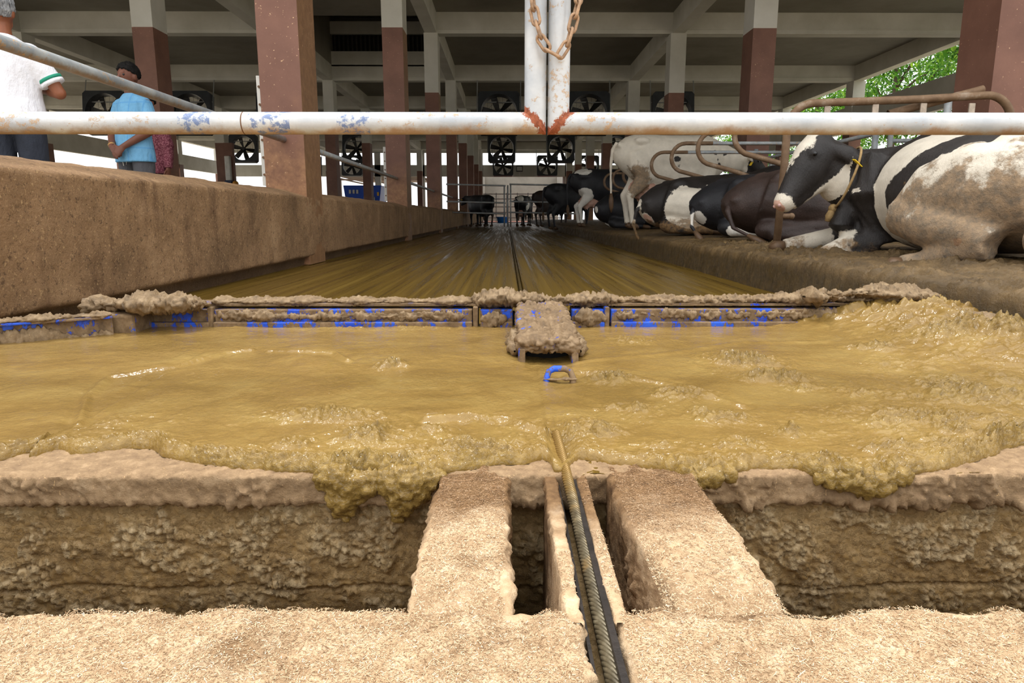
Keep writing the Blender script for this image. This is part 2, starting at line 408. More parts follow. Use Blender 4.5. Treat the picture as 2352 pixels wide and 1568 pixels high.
b = MB(); b.box(X_AP[0], X_L[0] - 0.0, -3, Y_END + 8, 0.0, 0.2); tag(b.build('floor_feed_lane', CONC), kind='structure')
b = MB(); b.box(X_BP - 0.4, X_AP[0], 0, Y_END + 8, -0.05, 0.15); tag(b.build('floor_far_stalls', CONC), kind='structure')
EARTH = simple('outside_earth', (188, 174, 150), 0.9, var=0.3, vs=0.8)
b = MB()
b.box(-80, X_BP - 0.4, -40, 110, -0.3, -0.1); b.box(X_B + 0.4, 80, -40, 110, -0.3, -0.1); b.box(X_BP - 0.4, X_B + 0.4, Y_END + 8, 110, -0.3, -0.02)
b.box(X_BP - 0.4, X_B + 0.4, -40, -3, -0.3, -0.02)
tag(b.build('ground', EARTH), kind='structure')

# ---- feed wall along the left of the alley: sloped cap, rough face, undercut foot
def feed_wall():
    prof = [(-1.97, -0.02), (-1.95, 0.07), (-1.905, 0.085)]
    prof += [(-1.90, z) for z in np.linspace(0.10, 0.62, 28)] + [(-1.902, 0.637), (-1.925, 0.650), (-1.98, 0.668), (-2.05, 0.69), (-2.12, 0.71), (-2.24, 0.715), (-2.28, 0.69), (-2.28, 0.0)]
    prof = np.array(prof); ys = np.concatenate([np.linspace(0.3, 7.5, 300), np.linspace(7.55, 22, 160), np.linspace(22.3, Y_END, 60)])
    n = len(prof); P = np.zeros((len(ys), n, 3)); P[:, :, 0] = prof[None, :, 0]; P[:, :, 2] = prof[None, :, 1]; P[:, :, 1] = ys[:, None]
    P = P.reshape(-1, 3); m = ((P[:, 2] > 0.06) & (P[:, 0] > -2.25)).astype(float)
    P[:, 0] += m * (0.012 * fbm(P, 3, 4, 21) + 0.006 * fbm(P, 22, 3, 22)); P[:, 2] += m * 0.010 * fbm(P, 4, 4, 23)
    return mesh_np('wall_left', P, grid_faces(len(ys), n, flip=True))
tag(link('wall_left', feed_wall(), MUDWALL), kind='structure')

# ---- stall bed on the right with its kerb
BEDZ = lambda x: 0.198 + 0.032 * np.clip((x - 1.66) / 0.6, 0, 1.3)
def stall_bed():
    prof = [(1.62, -0.03), (1.635, 0.06), (1.645, 0.13), (1.65, 0.17), (1.665, 0.195), (1.70, 0.203)]
    prof += [(x, float(BEDZ(x))) for x in np.concatenate([np.linspace(1.71, 2.55, 85), np.linspace(2.6, 4.45, 45)])] + [(4.5, 0.24), (7.5, 0.24), (7.6, 0.0), (12.9, 0.0)]
    prof = np.array(prof); ys = np.concatenate([np.linspace(0.9, 7.5, 560), np.linspace(7.6, 22, 140), np.linspace(22.5, Y_END, 50)])
    n = len(prof); P = np.zeros((len(ys), n, 3)); P[:, :, 0] = prof[None, :, 0]; P[:, :, 2] = prof[None, :, 1]; P[:, :, 1] = ys[:, None]
    P = P.reshape(-1, 3); near = 1 - sstep(5.5, 9, P[:, 1])
    top = (P[:, 2] > 0.19).astype(float) * (P[:, 0] < 4.4)
    clod = np.clip(billow(P * [1, 1, 0.3], 19, 4, 31), 0, 1) * sstep(-0.2, 0.25, fbm(P, 3, 3, 32)) * (1 - sstep(2.2, 2.6, P[:, 0]))
    P[:, 2] += top * (0.012 * fbm(P, 5, 4, 33) + near * (0.030 * clod + 0.010 * np.clip(billow(P * [1, 1, 0.4], 44, 3, 38), -0.3, 1) + 0.006 * fbm(P, 60, 2, 35)))
    face = ((P[:, 2] < 0.19) & (P[:, 0] < 1.66)).astype(float)
    P[:, 0] += face * (0.010 * fbm(P, 5, 4, 36) + 0.005 * np.clip(billow(P, 34, 3, 37), -0.4, 1))
    return mesh_np('floor_stall_bed', P, grid_faces(len(ys), n))
tag(link('floor_stall_bed', stall_bed(), BED), kind='structure')
# ================================================================ cross trench in front of the camera
LIP = 1.166
def m_pit():
    m = Mat('wet_manure_on_concrete', rough=0.45)
    c = m.ramp(m.noise(9, 7, 0.68), [(0.28, srgb(116, 90, 52)), (0.5, srgb(148, 120, 76)), (0.75, srgb(174, 148, 104))])
    k = m.attr('clod')
    c = m.mix(m.math('MULTIPLY', m.step(k, 0.25, 0.9), 0.6), c, srgb(190, 168, 130))
    fib = m.step(m.noise(1.0, 3, 0.6, m.pos((260, 260, 60))), 0.66, 0.74)
    c = m.mix(m.math('MULTIPLY', fib, 0.5), c, srgb(216, 180, 128))
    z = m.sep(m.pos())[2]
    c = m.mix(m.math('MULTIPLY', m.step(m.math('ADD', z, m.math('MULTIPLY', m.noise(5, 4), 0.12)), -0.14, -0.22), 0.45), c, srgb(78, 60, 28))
    m.set('Base Color', c); m.set('Roughness', m.ramp(m.noise(22, 4), [(0.4, 0.3), (0.62, 0.7)]))
    m.bump(m.noise(260, 4, 0.7), 0.55, 0.003); m.bump(m.math('MULTIPLY', m.step(m.noise(90, 5, 0.7), 0.46, 0.62), m.noise(210, 4, 0.7)), 0.7, 0.005); return m.m
def m_sawdust():
    m = Mat('dry_sawdust_crust', rough=0.95, spec=0.2)
    y = m.sep(m.pos())[1]
    dry = m.ramp(m.noise(26, 7, 0.7), [(0.3, srgb(160, 130, 98)), (0.5, srgb(198, 168, 132)), (0.72, srgb(228, 203, 170))])
    moist = m.ramp(m.noise(34, 7, 0.7), [(0.3, srgb(92, 68, 46)), (0.55, srgb(130, 100, 68)), (0.75, srgb(162, 130, 94))])
    f = m.step(m.math('ADD', y, m.math('MULTIPLY', m.noise(9, 5), 0.34)), 1.06, 1.24)
    c = m.mix(f, dry, moist)
    pk = m.step(m.noise(5.5, 7, 0.7), 0.50, 0.64)
    c = m.mix(m.math('MULTIPLY', pk, 0.75), c, moist)
    m.set('Base Color', c); m.bump(m.noise(260, 4, 0.75), 0.7, 0.004); m.bump(m.noise(70, 5, 0.7), 0.45, 0.008); return m.m
PIT = m_pit(); SAW = m_sawdust()

def clods(P, seed=0, sc=26):
    a = np.clip(billow(P, sc, 4, 41 + seed), -0.2, 1); mask = sstep(-0.15, 0.35, fbm(P, 6.5, 4, 51 + seed))
    return np.clip(a, 0, 1) * mask
def clump(P):
    a = fbm(P * [1, 1, 0.8], 17, 4, 57); return sstep(-0.10, 0.14, a + 0.3 * fbm(P, 4, 2, 58))
def pit_disp(P, n):
    c = clump(P)
    crumb = 0.002 + 0.006 * np.clip(billow(P, 62, 3, 64), -0.3, 1) + 0.0055 * np.clip(billow(P, 140, 2, 65), -0.3, 1)
    return c * crumb + 0.004 * fbm(P * [1, 1, 0.5], 12, 4, 61) + 0.0022 * fbm(P, 110, 3, 62) + 0.003 * sstep(0.25, 0.6, billow(P, 70, 2, 69)) - 0.006 * (np.abs(P[:, 2] + 0.235 + 0.012 * fbm(P * [1, 0, 0], 12, 3, 66)) < 0.004)
def with_clod(me):
    P = co_of(me); fattr(me, 'clod', np.clip(clump(P) * (0.35 + 0.8 * np.clip(billow(P, 62, 3, 64), 0, 1)), 0, 1)); return me
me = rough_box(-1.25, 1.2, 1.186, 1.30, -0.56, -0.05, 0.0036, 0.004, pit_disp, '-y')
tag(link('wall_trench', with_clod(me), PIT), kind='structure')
def lip_disp(P, n):
    low = np.exp(-((P[:, 2] + 0.052) / 0.012) ** 2)
    return 0.003 * fbm(P, 18, 4, 73) + 0.0022 * np.clip(billow(P, 110, 3, 74), -0.3, 1) + (0.010 * np.clip(billow(P, 66, 3, 75), 0, 1) + 0.004) * sstep(0.02, 0.22, fbm(P, 13, 3, 76)) * (P[:, 2] < -0.004) + 0.005 * low * (0.4 + np.clip(billow(P, 60, 2, 77), 0, 1))
def m_lip():
    m = Mat('crusted_trench_edge', rough=0.8)
    z = m.sep(m.pos())[2]; nzv = m.nz()[2]
    face = m.ramp(m.noise(16, 7, 0.7), [(0.3, srgb(100, 78, 52)), (0.5, srgb(142, 115, 82)), (0.72, srgb(180, 154, 120))])
    top = m.ramp(m.noise(30, 7, 0.7), [(0.3, srgb(118, 92, 64)), (0.55, srgb(152, 124, 90)), (0.75, srgb(184, 154, 118))])
    c = m.mix(m.step(nzv, 0.25, 0.8), face, top)
    fib = m.step(m.noise(1.0, 3, 0.6, m.pos((240, 240, 90))), 0.64, 0.72)
    c = m.mix(m.math('MULTIPLY', fib, 0.5), c, srgb(226, 186, 130))
    m.set('Base Color', c); m.bump(m.noise(260, 4, 0.7), 0.55, 0.003); m.bump(m.noise(90, 5, 0.7), 0.6, 0.005); return m.m
LIPM = m_lip()
me = rough_box(-1.25, 1.2, 1.160, 1.42, -0.056, 0.0, 0.0038, 0.012, lip_disp, '-y+z-z')
tag(link('kerb_trench', me, LIPM), kind='structure')

def ledge_disp(P, n):
    top = np.clip(n[:, 2], 0, 1); side = 1 - top
    d = top * (0.006 * fbm(P, 7, 4, 81) + 0.0035 * fbm(P, 38, 3, 82) - 0.010 * np.clip(billow(P, 11, 3, 83) - 0.35, 0, 1))
    d += side * (0.008 * fbm(P * [1, 1, 0.7], 16, 4, 84) + 0.008 * np.clip(billow(P, 60, 3, 85), 0, 1) * sstep(-0.2, 0.3, fbm(P, 12, 3, 88)))
    return d + 0.0016 * fbm(P, 160, 2, 86)
def thin_disp(P, n): return 0.45 * ledge_disp(P, n)
CH0, CH1 = 0.087, 0.127        # cable channel
me = rough_box(-0.95, CH0, 0.15, 0.742, -0.30, 0.0, 0.0045, 0.016, ledge_disp, '+x+y+z'); tag(link('floor_ledge_left', me, SAW), kind='structure')
me = rough_box(CH1, 0.95, 0.15, 0.738, -0.30, 0.0, 0.0045, 0.016, ledge_disp, '-x+y+z'); tag(link('floor_ledge_right', me, SAW), kind='structure')
def sink(me):
    P = co_of(me); P[:, 2] -= 0.012 * (1 - sstep(0.715, 0.80, P[:, 1])); me.vertices.foreach_set('co', P.astype(np.float32).ravel())
bl = rough_box(-0.121, 0.001, 0.71, 1.275, -0.50, 0.004, 0.0042, 0.012, ledge_disp, '+x-x+z'); sink(bl); tag(link('floor_bridge_left', bl, SAW), kind='structure')
def bridge_r():
    me = rough_box(0.180, 0.336, 0.71, 1.275, -0.50, 0.004, 0.0042, 0.014, ledge_disp, '+x-x+z')
    P = co_of(me); P[:, 0] += 0.026 * (1 - sstep(0.72, 1.05, P[:, 1])) * (0.34 - P[:, 0]) / 0.16
    me.vertices.foreach_set('co', P.astype(np.float32).ravel()); sink(me); return me
tag(link('floor_bridge_right', bridge_r(), SAW), kind='structure')
me = rough_box(0.067, CH0, 0.71, 1.20, -0.45, -0.002, 0.0042, 0.005, thin_disp, '+x-x+z'); tag(link('wall_channel_left', me, SAW), kind='structure')
me = rough_box(CH1 - 0.003, 0.141, 0.71, 1.20, -0.45, -0.002, 0.0042, 0.005, thin_disp, '+x-x+z'); tag(link('wall_channel_right', me, SAW), kind='structure')
# steel liner of the channel and its slimy bed
LINER = simple('dark_steel_liner', (52, 46, 42), 0.45, 0.3, var=0.5, vs=30, bump=0.3)
b = MB(); b.box(CH1 - 0.012, CH1 - 0.004, 0.1, 1.2, -0.13, -0.006); b.box(CH0 + 0.003, CH0 + 0.007, 0.1, 1.2, -0.13, -0.020); tag(b.build('trim_1', LINER), kind='structure')
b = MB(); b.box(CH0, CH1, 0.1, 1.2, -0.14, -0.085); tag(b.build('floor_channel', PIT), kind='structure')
# plain outer stretches of the ledge, trench walls and trench floor
b = MB(); b.box(-13, -0.94, -3, 0.74, -0.3, -0.006); b.box(0.94, 13, -3, 0.74, -0.3, -0.006); b.box(-0.94, CH0, -3, 0.16, -0.3, -0.006); b.box(CH1, 0.94, -3, 0.16, -0.3, -0.006)
b.box(CH0, CH1, -3, 0.12, -0.3, -0.02)
tag(b.build('floor_apron', SAW), kind='structure')
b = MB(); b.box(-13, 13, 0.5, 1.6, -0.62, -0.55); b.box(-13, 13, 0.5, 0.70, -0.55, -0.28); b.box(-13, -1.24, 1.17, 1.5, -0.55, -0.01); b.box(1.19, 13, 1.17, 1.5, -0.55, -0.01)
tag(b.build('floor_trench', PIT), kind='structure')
b = MB(); b.box(-2.3, -1.9, 1.16, 1.5, -0.03, 0.0); b.box(1.6, 13, 1.16, 1.5, -0.03, 0.0); b.box(1.7, 13, 1.4, 6, -0.05, 0.0); tag(b.build('floor_edge', EARTH), kind='structure')

# ---- loose wood fibres on the crust
def fibres(name, regions, n, label, seed):
    r = np.random.default_rng(seed); per = []
    A = np.array([(x1 - x0) * (y1 - y0) for x0, x1, y0, y1, z in regions]); A = A / A.sum()
    for (x0, x1, y0, y1, z), a in zip(regions, A):
        k = int(n * a); x = r.uniform(x0, x1, k); y = r.uniform(y0, y1, k)
        P = np.stack([x, y, np.full(k, z)], 1); nn = np.tile([0, 0, 1.0], (k, 1)); P[:, 2] += ledge_disp(P, nn) + 0.0006; per.append(P)
    C = np.concatenate(per); k = len(C); an = r.uniform(0, math.pi, k); ln = r.uniform(0.0006, 0.0024, k) * (1 + 1.6 * (r.random(k) > 0.985)); wd = r.uniform(0.00016, 0.00036, k)
    ti = r.normal(0, 0.22, k); d = np.stack([np.cos(an), np.sin(an), ti], 1); s = np.stack([-np.sin(an), np.cos(an), r.normal(0, 0.3, k)], 1)
    C[:, 2] += np.abs(ti) * ln * 0.6
    V = np.stack([C - d * ln[:, None] - s * wd[:, None], C + d * ln[:, None] - s * wd[:, None], C + d * ln[:, None] + s * wd[:, None], C - d * ln[:, None] + s * wd[:, None]], 1).reshape(-1, 3)
    me = mesh_np(name, V, np.arange(4 * k).reshape(k, 4), smooth=False); fattr(me, 'tint', np.repeat(r.random(k), 1), 'FACE')
    return tag(link(name, me, FIBM), label, 'sawdust', kind='stuff')
fm = Mat('wood_fibre', rough=0.9, spec=0.2)
fy = fm.sep(fm.pos())[1]
fm.set('Base Color', fm.mix(fm.math('MULTIPLY', fm.step(fm.math('ADD', fy, fm.math('MULTIPLY', fm.noise(9, 5), 0.34)), 1.04, 1.24), 0.7), fm.ramp(fm.attr('tint'), [(0.0, srgb(116, 86, 58)), (0.3, srgb(170, 140, 106)), (0.8, srgb(212, 184, 148)), (1.0, srgb(242, 224, 194))]), srgb(134, 98, 64))); FIBM = fm.m
fibres('sawdust_fibres', [(-0.72, CH0 - 0.005, 0.52, 0.738, 0.0), (CH1 + 0.005, 0.72, 0.52, 0.735, 0.0)], 90000, 'pale wood fibres littering the near ledge of the trench', 3)
fibres('sawdust_fibres', [(-0.115, -0.004, 0.72, 1.20, 0.004), (0.186, 0.330, 0.72, 1.20, 0.004), (0.069, 0.086, 0.72, 1.16, -0.002), (0.125, 0.140, 0.72, 1.16, -0.002)], 36000, 'wood fibres matted on the bridge slabs over the trench', 4)

# ================================================================ the manure sheet
EDGE = [(-300, 1062), (0, 1058), (60, 1055), (95, 1036), (135, 1034), (160, 1045), (185, 1047), (262, 1037), (300, 1030), (350, 1032), (375, 1050), (430, 1063), (520, 1075), (620, 1083), (680, 1086), (720, 1087),
        (745, 1098), (790, 1106), (868, 1104), (935, 1106), (985, 1100), (1008, 1093), (1025, 1087),
        (1080, 1080), (1140, 1068), (1200, 1068), (1245, 1056), (1262, 1062), (1272, 1084), (1290, 1084), (1303, 1072), (1330, 1056), (1370, 1060), (1400, 1068), (1440, 1070), (1500, 1078), (1540, 1088), (1580, 1100), (1605, 1117),
        (1650, 1105), (1690, 1090), (1740, 1079), (1830, 1080), (1870, 1091), (1890, 1105), (1940, 1116), (1990, 1128), (2012, 1130), (2040, 1120), (2090, 1096), (2170, 1080), (2240, 1060), (2290, 1045), (2310, 1030), (2352, 1025), (2700, 1010)]
def edge_s():
    out = []
    for px, py in EDGE:
        p = at_height(px, py, 0.0)
        if p[1] >= LIP - 0.004: out.append((p[0], LIP - p[1]))
        else:
            q = at_depth(px, py, LIP - 0.02); out.append((q[0], max(0.004, -q[2] - 0.004)))
    out.sort(); return np.array(out)
ES = edge_s()
def manure():
    Y_BACK = 2.56; nx = 800; nt = 340
    xs = np.concatenate([np.linspace(-1.99, -1.0, 130)[:-1], np.linspace(-1.0, 1.0, 541)[:-1], np.linspace(1.0, 1.9, 131)]); nx = len(xs)
    t = np.linspace(0, 1, nt); sf = np.interp(xs, ES[:, 0], ES[:, 1]); Pn = np.stack([xs, 0 * xs, 0 * xs], 1)
    sf = sf + 0.004 * fbm(Pn, 55, 3, 91)
    s0 = LIP - Y_BACK
    tt = 1 - (1 - t) ** 1.55
    s = s0 + (sf[:, None] - s0) * tt[None, :]
    X = np.repeat(xs[:, None], nt, 1); d = sf[:, None] - s                     # distance back from the running edge
    r = 0.016; arc = r * math.pi / 2
    # support surface: floor, rounded lip, face
    a = np.clip((s + r) / arc, 0, 1) * (math.pi / 2)
    y = np.where(s < -r, LIP - s, LIP + r - r * np.sin(a)); z = np.where(s < -r, 0.0, -r + r * np.cos(a))
    over = np.clip(s + r - arc, 0, None); z = z - over
    ny = -np.sin(a); nz = np.cos(a)
    Q = np.stack([X.ravel(), (LIP - s).ravel(), 0 * X.ravel()], 1)             # unrolled coordinates for noise
    dd = d.ravel(); ss = s.ravel()
    T = 0.018 + 0.038 * sstep(0.02, 0.9, dd) + 0.010 * sstep(0, 0.05, ss)
    R = 0.024; th = T * np.sqrt(np.clip(1 - (1 - np.clip(dd / R, 0, 1)) ** 2, 0, 1))
    ed = np.clip(dd / 0.02, 0, 1)
    # where the slurry is lumpy
    lump = np.zeros(len(Q))
    def blob(px, py, rx, ry, w, zz=0.03):
        p = at_height(px, py, zz); return w * np.exp(-((Q[:, 0] - p[0]) / rx) ** 2 - ((Q[:, 1] - p[1]) / ry) ** 2)
    for b in [(1650, 950, 0.10, 0.05, 0.6), (1930, 900, 0.12, 0.05, 0.6), (2060, 1010, 0.12, 0.05, 0.7), (1560, 1010, 0.10, 0.04, 0.6), (480, 1040, 0.12, 0.04, 0.5), (640, 1050, 0.12, 0.04, 0.6), (1840, 760, 0.12, 0.06, 0.6), (1700, 850, 0.10, 0.10, 1.1), (1780, 880, 0.08, 0.05, 0.9), (1330, 975, 0.07, 0.09, 1.0), (1400, 880, 0.05, 0.05, 0.9), (1480, 940, 0.09, 0.06, 0.6), (1560, 910, 0.08, 0.05, 0.5), (2230, 810, 0.22, 0.12, 1.1),
              (2080, 760, 0.25, 0.10, 0.9), (2100, 850, 0.14, 0.08, 0.5), (2000, 822, 0.07, 0.05, 0.8), (2250, 900, 0.25, 0.12, 0.8), (2150, 960, 0.22, 0.10, 0.6), (2300, 990, 0.2, 0.10, 0.7), (1840, 985, 0.05, 0.04, 0.8), (1680, 1005, 0.05, 0.04, 0.8),
              (1450, 800, 0.10, 0.08, 0.35), (900, 855, 0.04, 0.04, 0.8), (900, 990, 0.14, 0.06, 0.8), (760, 950, 0.12, 0.06, 0.6), (1180, 960, 0.10, 0.05, 0.35), (1060, 1010, 0.12, 0.05, 0.7), (1230, 990, 0.05, 0.04, 0.7), (1100, 1040, 0.12, 0.04, 0.6), (700, 1010, 0.1, 0.05, 0.4),
              (850, 1060, 0.10, 0.06, 1.1), (560, 760, 0.2, 0.06, 0.25), (900, 770, 0.3, 0.06, 0.25), (300, 960, 0.10, 0.08, 0.25), (1900, 1050, 0.12, 0.05, 0.5), (2000, 1090, 0.09, 0.04, 0.8)]:
        lump = np.maximum(lump, blob(*b))
    band = np.exp(-(dd / 0.045) ** 2) * (0.35 + 0.65 * sstep(-0.3, 0.3, fbm(Q, 6, 3, 95))) + sstep(-0.02, 0.01, ss)
    left = 1 - sstep(-0.5, 0.1, Q[:, 0]) * 0.0
    Wq = Q + 0.03 * np.stack([fbm(Q, 9, 2, 96), fbm(Q, 9, 2, 97), 0 * dd], 1)
    bl = billow(Wq * [1, 1.3, 1], 24, 4, 101); bl2 = billow(Wq, 62, 3, 103)
    rag = np.clip(lump, 0, 1.1) * (0.3 + 0.7 * sstep(-0.25, 0.25, fbm(Q, 14, 3, 104)))
    h = rag * (0.016 * np.clip(bl + 0.25, -0.3, 1) + 0.019 * np.clip(bl2, -0.25, 1) + 0.005 * np.clip(billow(Wq, 130, 2, 113), -0.3, 1))
    h += np.clip(band, 0, 1.2) * (0.006 * np.clip(bl, -0.2, 1) + 0.009 * np.clip(bl2, -0.3, 1) + 0.004 * np.clip(billow(Wq, 130, 2, 113), -0.3, 1))
    h += 0.0045 * fbm(Q * [1, 1.5, 1], 5, 4, 105) + 0.0014 * fbm(Wq, 40, 3, 107) + 0.0007 * fbm(Q, 130, 2, 109)
    # folds where the flow wrinkles
    def fold(pts, w, hgt):
        nonlocal h
        PP = np.array([at_height(px, py, 0.035)[:2] for px, py in pts]); best = np.full(len(Q), 9.0)
        for i in range(len(PP) - 1):
            a0, b0 = PP[i], PP[i + 1]; ab = b0 - a0; u = np.clip(((Q[:, :2] - a0) @ ab) / (ab @ ab), 0, 1)
            best = np.minimum(best, np.linalg.norm(Q[:, :2] - a0 - u[:, None] * ab, axis=1))
        best = best + 0.006 * fbm(Q, 20, 2, 111); h = h + hgt * np.exp(-(best / w) ** 2) - 0.5 * hgt * np.exp(-((best - 0.02) / (w * 1.5)) ** 2)
    fold([(180, 960), (200, 905), (250, 870), (400, 850), (520, 822), (580, 815)], 0.010, 0.006)
    fold([(620, 818), (700, 822), (770, 825), (800, 840)], 0.009, 0.007)
    fold([(980, 952), (1080, 945), (1170, 950), (1260, 975)], 0.012, 0.010)
    fold([(1300, 870), (1330, 860), (1420, 870), (1560, 890), (1700, 925)], 0.012, 0.006)
    fold([(1330, 840), (1500, 830), (1700, 800), (1900, 800)], 0.02, 0.004)
    # bank pushed up against the scraper at the right
    mound = blob(2150, 740, 0.30, 0.22, 0.075, 0.08) + blob(2290, 800, 0.25, 0.25, 0.06, 0.06) + blob(1950, 735, 0.2, 0.14, 0.035, 0.07)
    h += mound * (1 + 0.25 * bl)
    # slump into the cable channel
    h -= blob(1262, 830, 0.10, 0.14, 0.022, 0.03)
    ch = np.exp(-((Q[:, 0] - 0.112) / 0.02) ** 2) * (1 - sstep(0.1, 0.42, Q[:, 1] - LIP)); h -= 0.014 * ch
    th = th + h * ed
    th = np.maximum(th, 0.0005)
    V = np.stack([X.ravel(), y.ravel() + ny.ravel() * th, z.ravel() + nz.ravel() * th], 1)
    me = mesh_np('manure_slurry', V, grid_faces(nx, nt, flip=True))
    fattr(me, 'lump', np.clip(1.2 * rag + 0.5 * band, 0, 1)); return me
def m_manure():
    m = Mat('liquid_manure', rough=0.3, spec=0.5)
    k = m.attr('lump')
    base = m.ramp(m.noise(5, 7, 0.62, m.pos((1, 1.6, 1)), 0.6), [(0.3, srgb(124, 96, 44)), (0.5, srgb(141, 112, 56)), (0.72, srgb(155, 128, 70))])
    fl = m.noise(230, 3, 0.7)
    base = m.mix(m.math('MULTIPLY', m.step(fl, 0.60, 0.70), 0.45), base, srgb(176, 146, 86))
    base = m.mix(m.math('MULTIPLY', m.step(fl, 0.40, 0.30), 0.5), base, srgb(104, 80, 34))
    lum = m.ramp(m.noise(60, 6, 0.7), [(0.3, srgb(92, 72, 30)), (0.5, srgb(132, 106, 50)), (0.75, srgb(170, 144, 86))])
    c = m.mix(m.math('MULTIPLY', k, 0.8), base, lum)
    m.set('Base Color', c)
    m.set('Roughness', 0.55); m.set('Specular IOR Level', 0.15); m.set('Coat Weight', 0.9); m.set('Coat Roughness', m.ramp(m.noise(18, 5), [(0.35, 0.05), (0.65, 0.16)])); m.set('Coat IOR', 1.36)
    cb = m.t.nodes.new('ShaderNodeBump'); cb.inputs['Strength'].default_value = 0.9; cb.inputs['Distance'].default_value = 0.012
    m.t.links.new(m.math('MULTIPLY', m.math('ADD', m.math('MULTIPLY', m.step(m.noise(4, 4, 0.6), 0.5, 0.66), 0.22), m.math('ADD', k, 0.18)), m.noise(95, 2, 0.5)), cb.inputs['Height']); m.t.links.new(cb.outputs[0], m.b.inputs['Coat Normal'])
    m.bump(m.noise(240, 4, 0.7), 0.5, 0.003); m.bump(m.math('MULTIPLY', m.math('ADD', k, 0.12), m.noise(90, 4, 0.65)), 0.6, 0.008)
    return m.m
MANURE = m_manure()
ms = tag(link('manure_slurry', manure(), MANURE), 'olive brown liquid manure sheet spilling over the trench edge', 'manure', kind='stuff')

def drip(balls, seed):
    b = MB()
    for px, py, r in balls:
        p = at_depth(px, py, LIP - 0.6 * r); b.ball(p, (r, r * 0.75, r), 12, 8)
    me = b.remesh('drip', 0.0045, 3); P = co_of(me); n = np.zeros(len(P) * 3, np.float32); me.vertices.foreach_get('normal', n); n = n.reshape(-1, 3)
    P = P + n * (0.007 * np.clip(billow(P, 45, 3, seed), -0.3, 1) + 0.005 * np.clip(billow(P, 110, 3, seed + 3), -0.3, 1))[:, None]
    me.vertices.foreach_set('co', P.astype(np.float32).ravel()); me.update(); fattr(me, 'lump', 0.75 + 0 * P[:, 0]); o = link('drip', me, MANURE, ms); tag(o, kind='stuff')
drip([(748, 1096, 0.022), (775, 1104, 0.028), (800, 1118, 0.028), (785, 1140, 0.025), (792, 1162, 0.019), (786, 1182, 0.011), (830, 1112, 0.026), (818, 1135, 0.016), (860, 1102, 0.020), (900, 1108, 0.028), (940, 1110, 0.033), (980, 1102, 0.022), (1003, 1094, 0.014), (932, 1135, 0.028), (922, 1158, 0.021), (914, 1178, 0.012), (960, 1132, 0.022)], 910)
drip([(1575, 1092, 0.014), (1592, 1099, 0.016), (1608, 1104, 0.016), (1628, 1101, 0.015), (1650, 1095, 0.014), (1670, 1090, 0.012)], 920)
drip([(1885, 1092, 0.013), (1905, 1098, 0.016), (1927, 1102, 0.018), (1950, 1104, 0.021), (1972, 1107, 0.023), (1994, 1109, 0.024), (2015, 1109, 0.023), (2036, 1104, 0.020), (2058, 1098, 0.017), (2080, 1092, 0.013)], 930)
# ================================================================ scraper
def m_scraper(name, mud):
    m = Mat(name, rough=0.5)
    blue = m.ramp(m.noise(12, 4), [(0.3, srgb(10, 62, 190)), (0.7, srgb(36, 98, 226))])
    mudc = m.ramp(m.noise(24, 7, 0.7), [(0.28, srgb(80, 62, 40)), (0.5, srgb(122, 98, 68)), (0.75, srgb(156, 132, 100))])
    k = m.step(m.math('ADD', m.math('MULTIPLY', m.noise(26, 6, 0.7, m.pos((1.0, 1, 0.55))), 0.75), m.math('MULTIPLY', m.noise(4.5, 3), 0.35)), mud, mud + 0.035)
    m.set('Base Color', m.mix(k, mudc, blue)); m.set('Roughness', m.mix(k, (0.75,) * 3 + (1,), (0.35,) * 3 + (1,)))
    h = m.math('SUBTRACT', m.math('MULTIPLY', m.noise(80, 5, 0.7), 0.4), k); m.bump(h, 0.5, 0.008); return m.m
SCR = m_scraper('blue_paint_under_manure', 0.56); SCR_M = m_scraper('mostly_muddy_blue_steel', 0.625)
def m_mud(name, c1, c2, c3):
    m = Mat(name, rough=0.65)
    c = m.ramp(m.noise(26, 7, 0.7), [(0.28, srgb(*c1)), (0.5, srgb(*c2)), (0.75, srgb(*c3))])
    fib = m.step(m.noise(1.0, 3, 0.6, m.pos((200, 200, 120))), 0.66, 0.73); c = m.mix(m.math('MULTIPLY', fib, 0.5), c, srgb(222, 184, 130))
    m.set('Base Color', c); m.bump(m.noise(130, 5, 0.75), 0.6, 0.005); return m.m
CRUST = m_mud('manure_crust', (88, 70, 46), (132, 108, 76), (172, 148, 114))
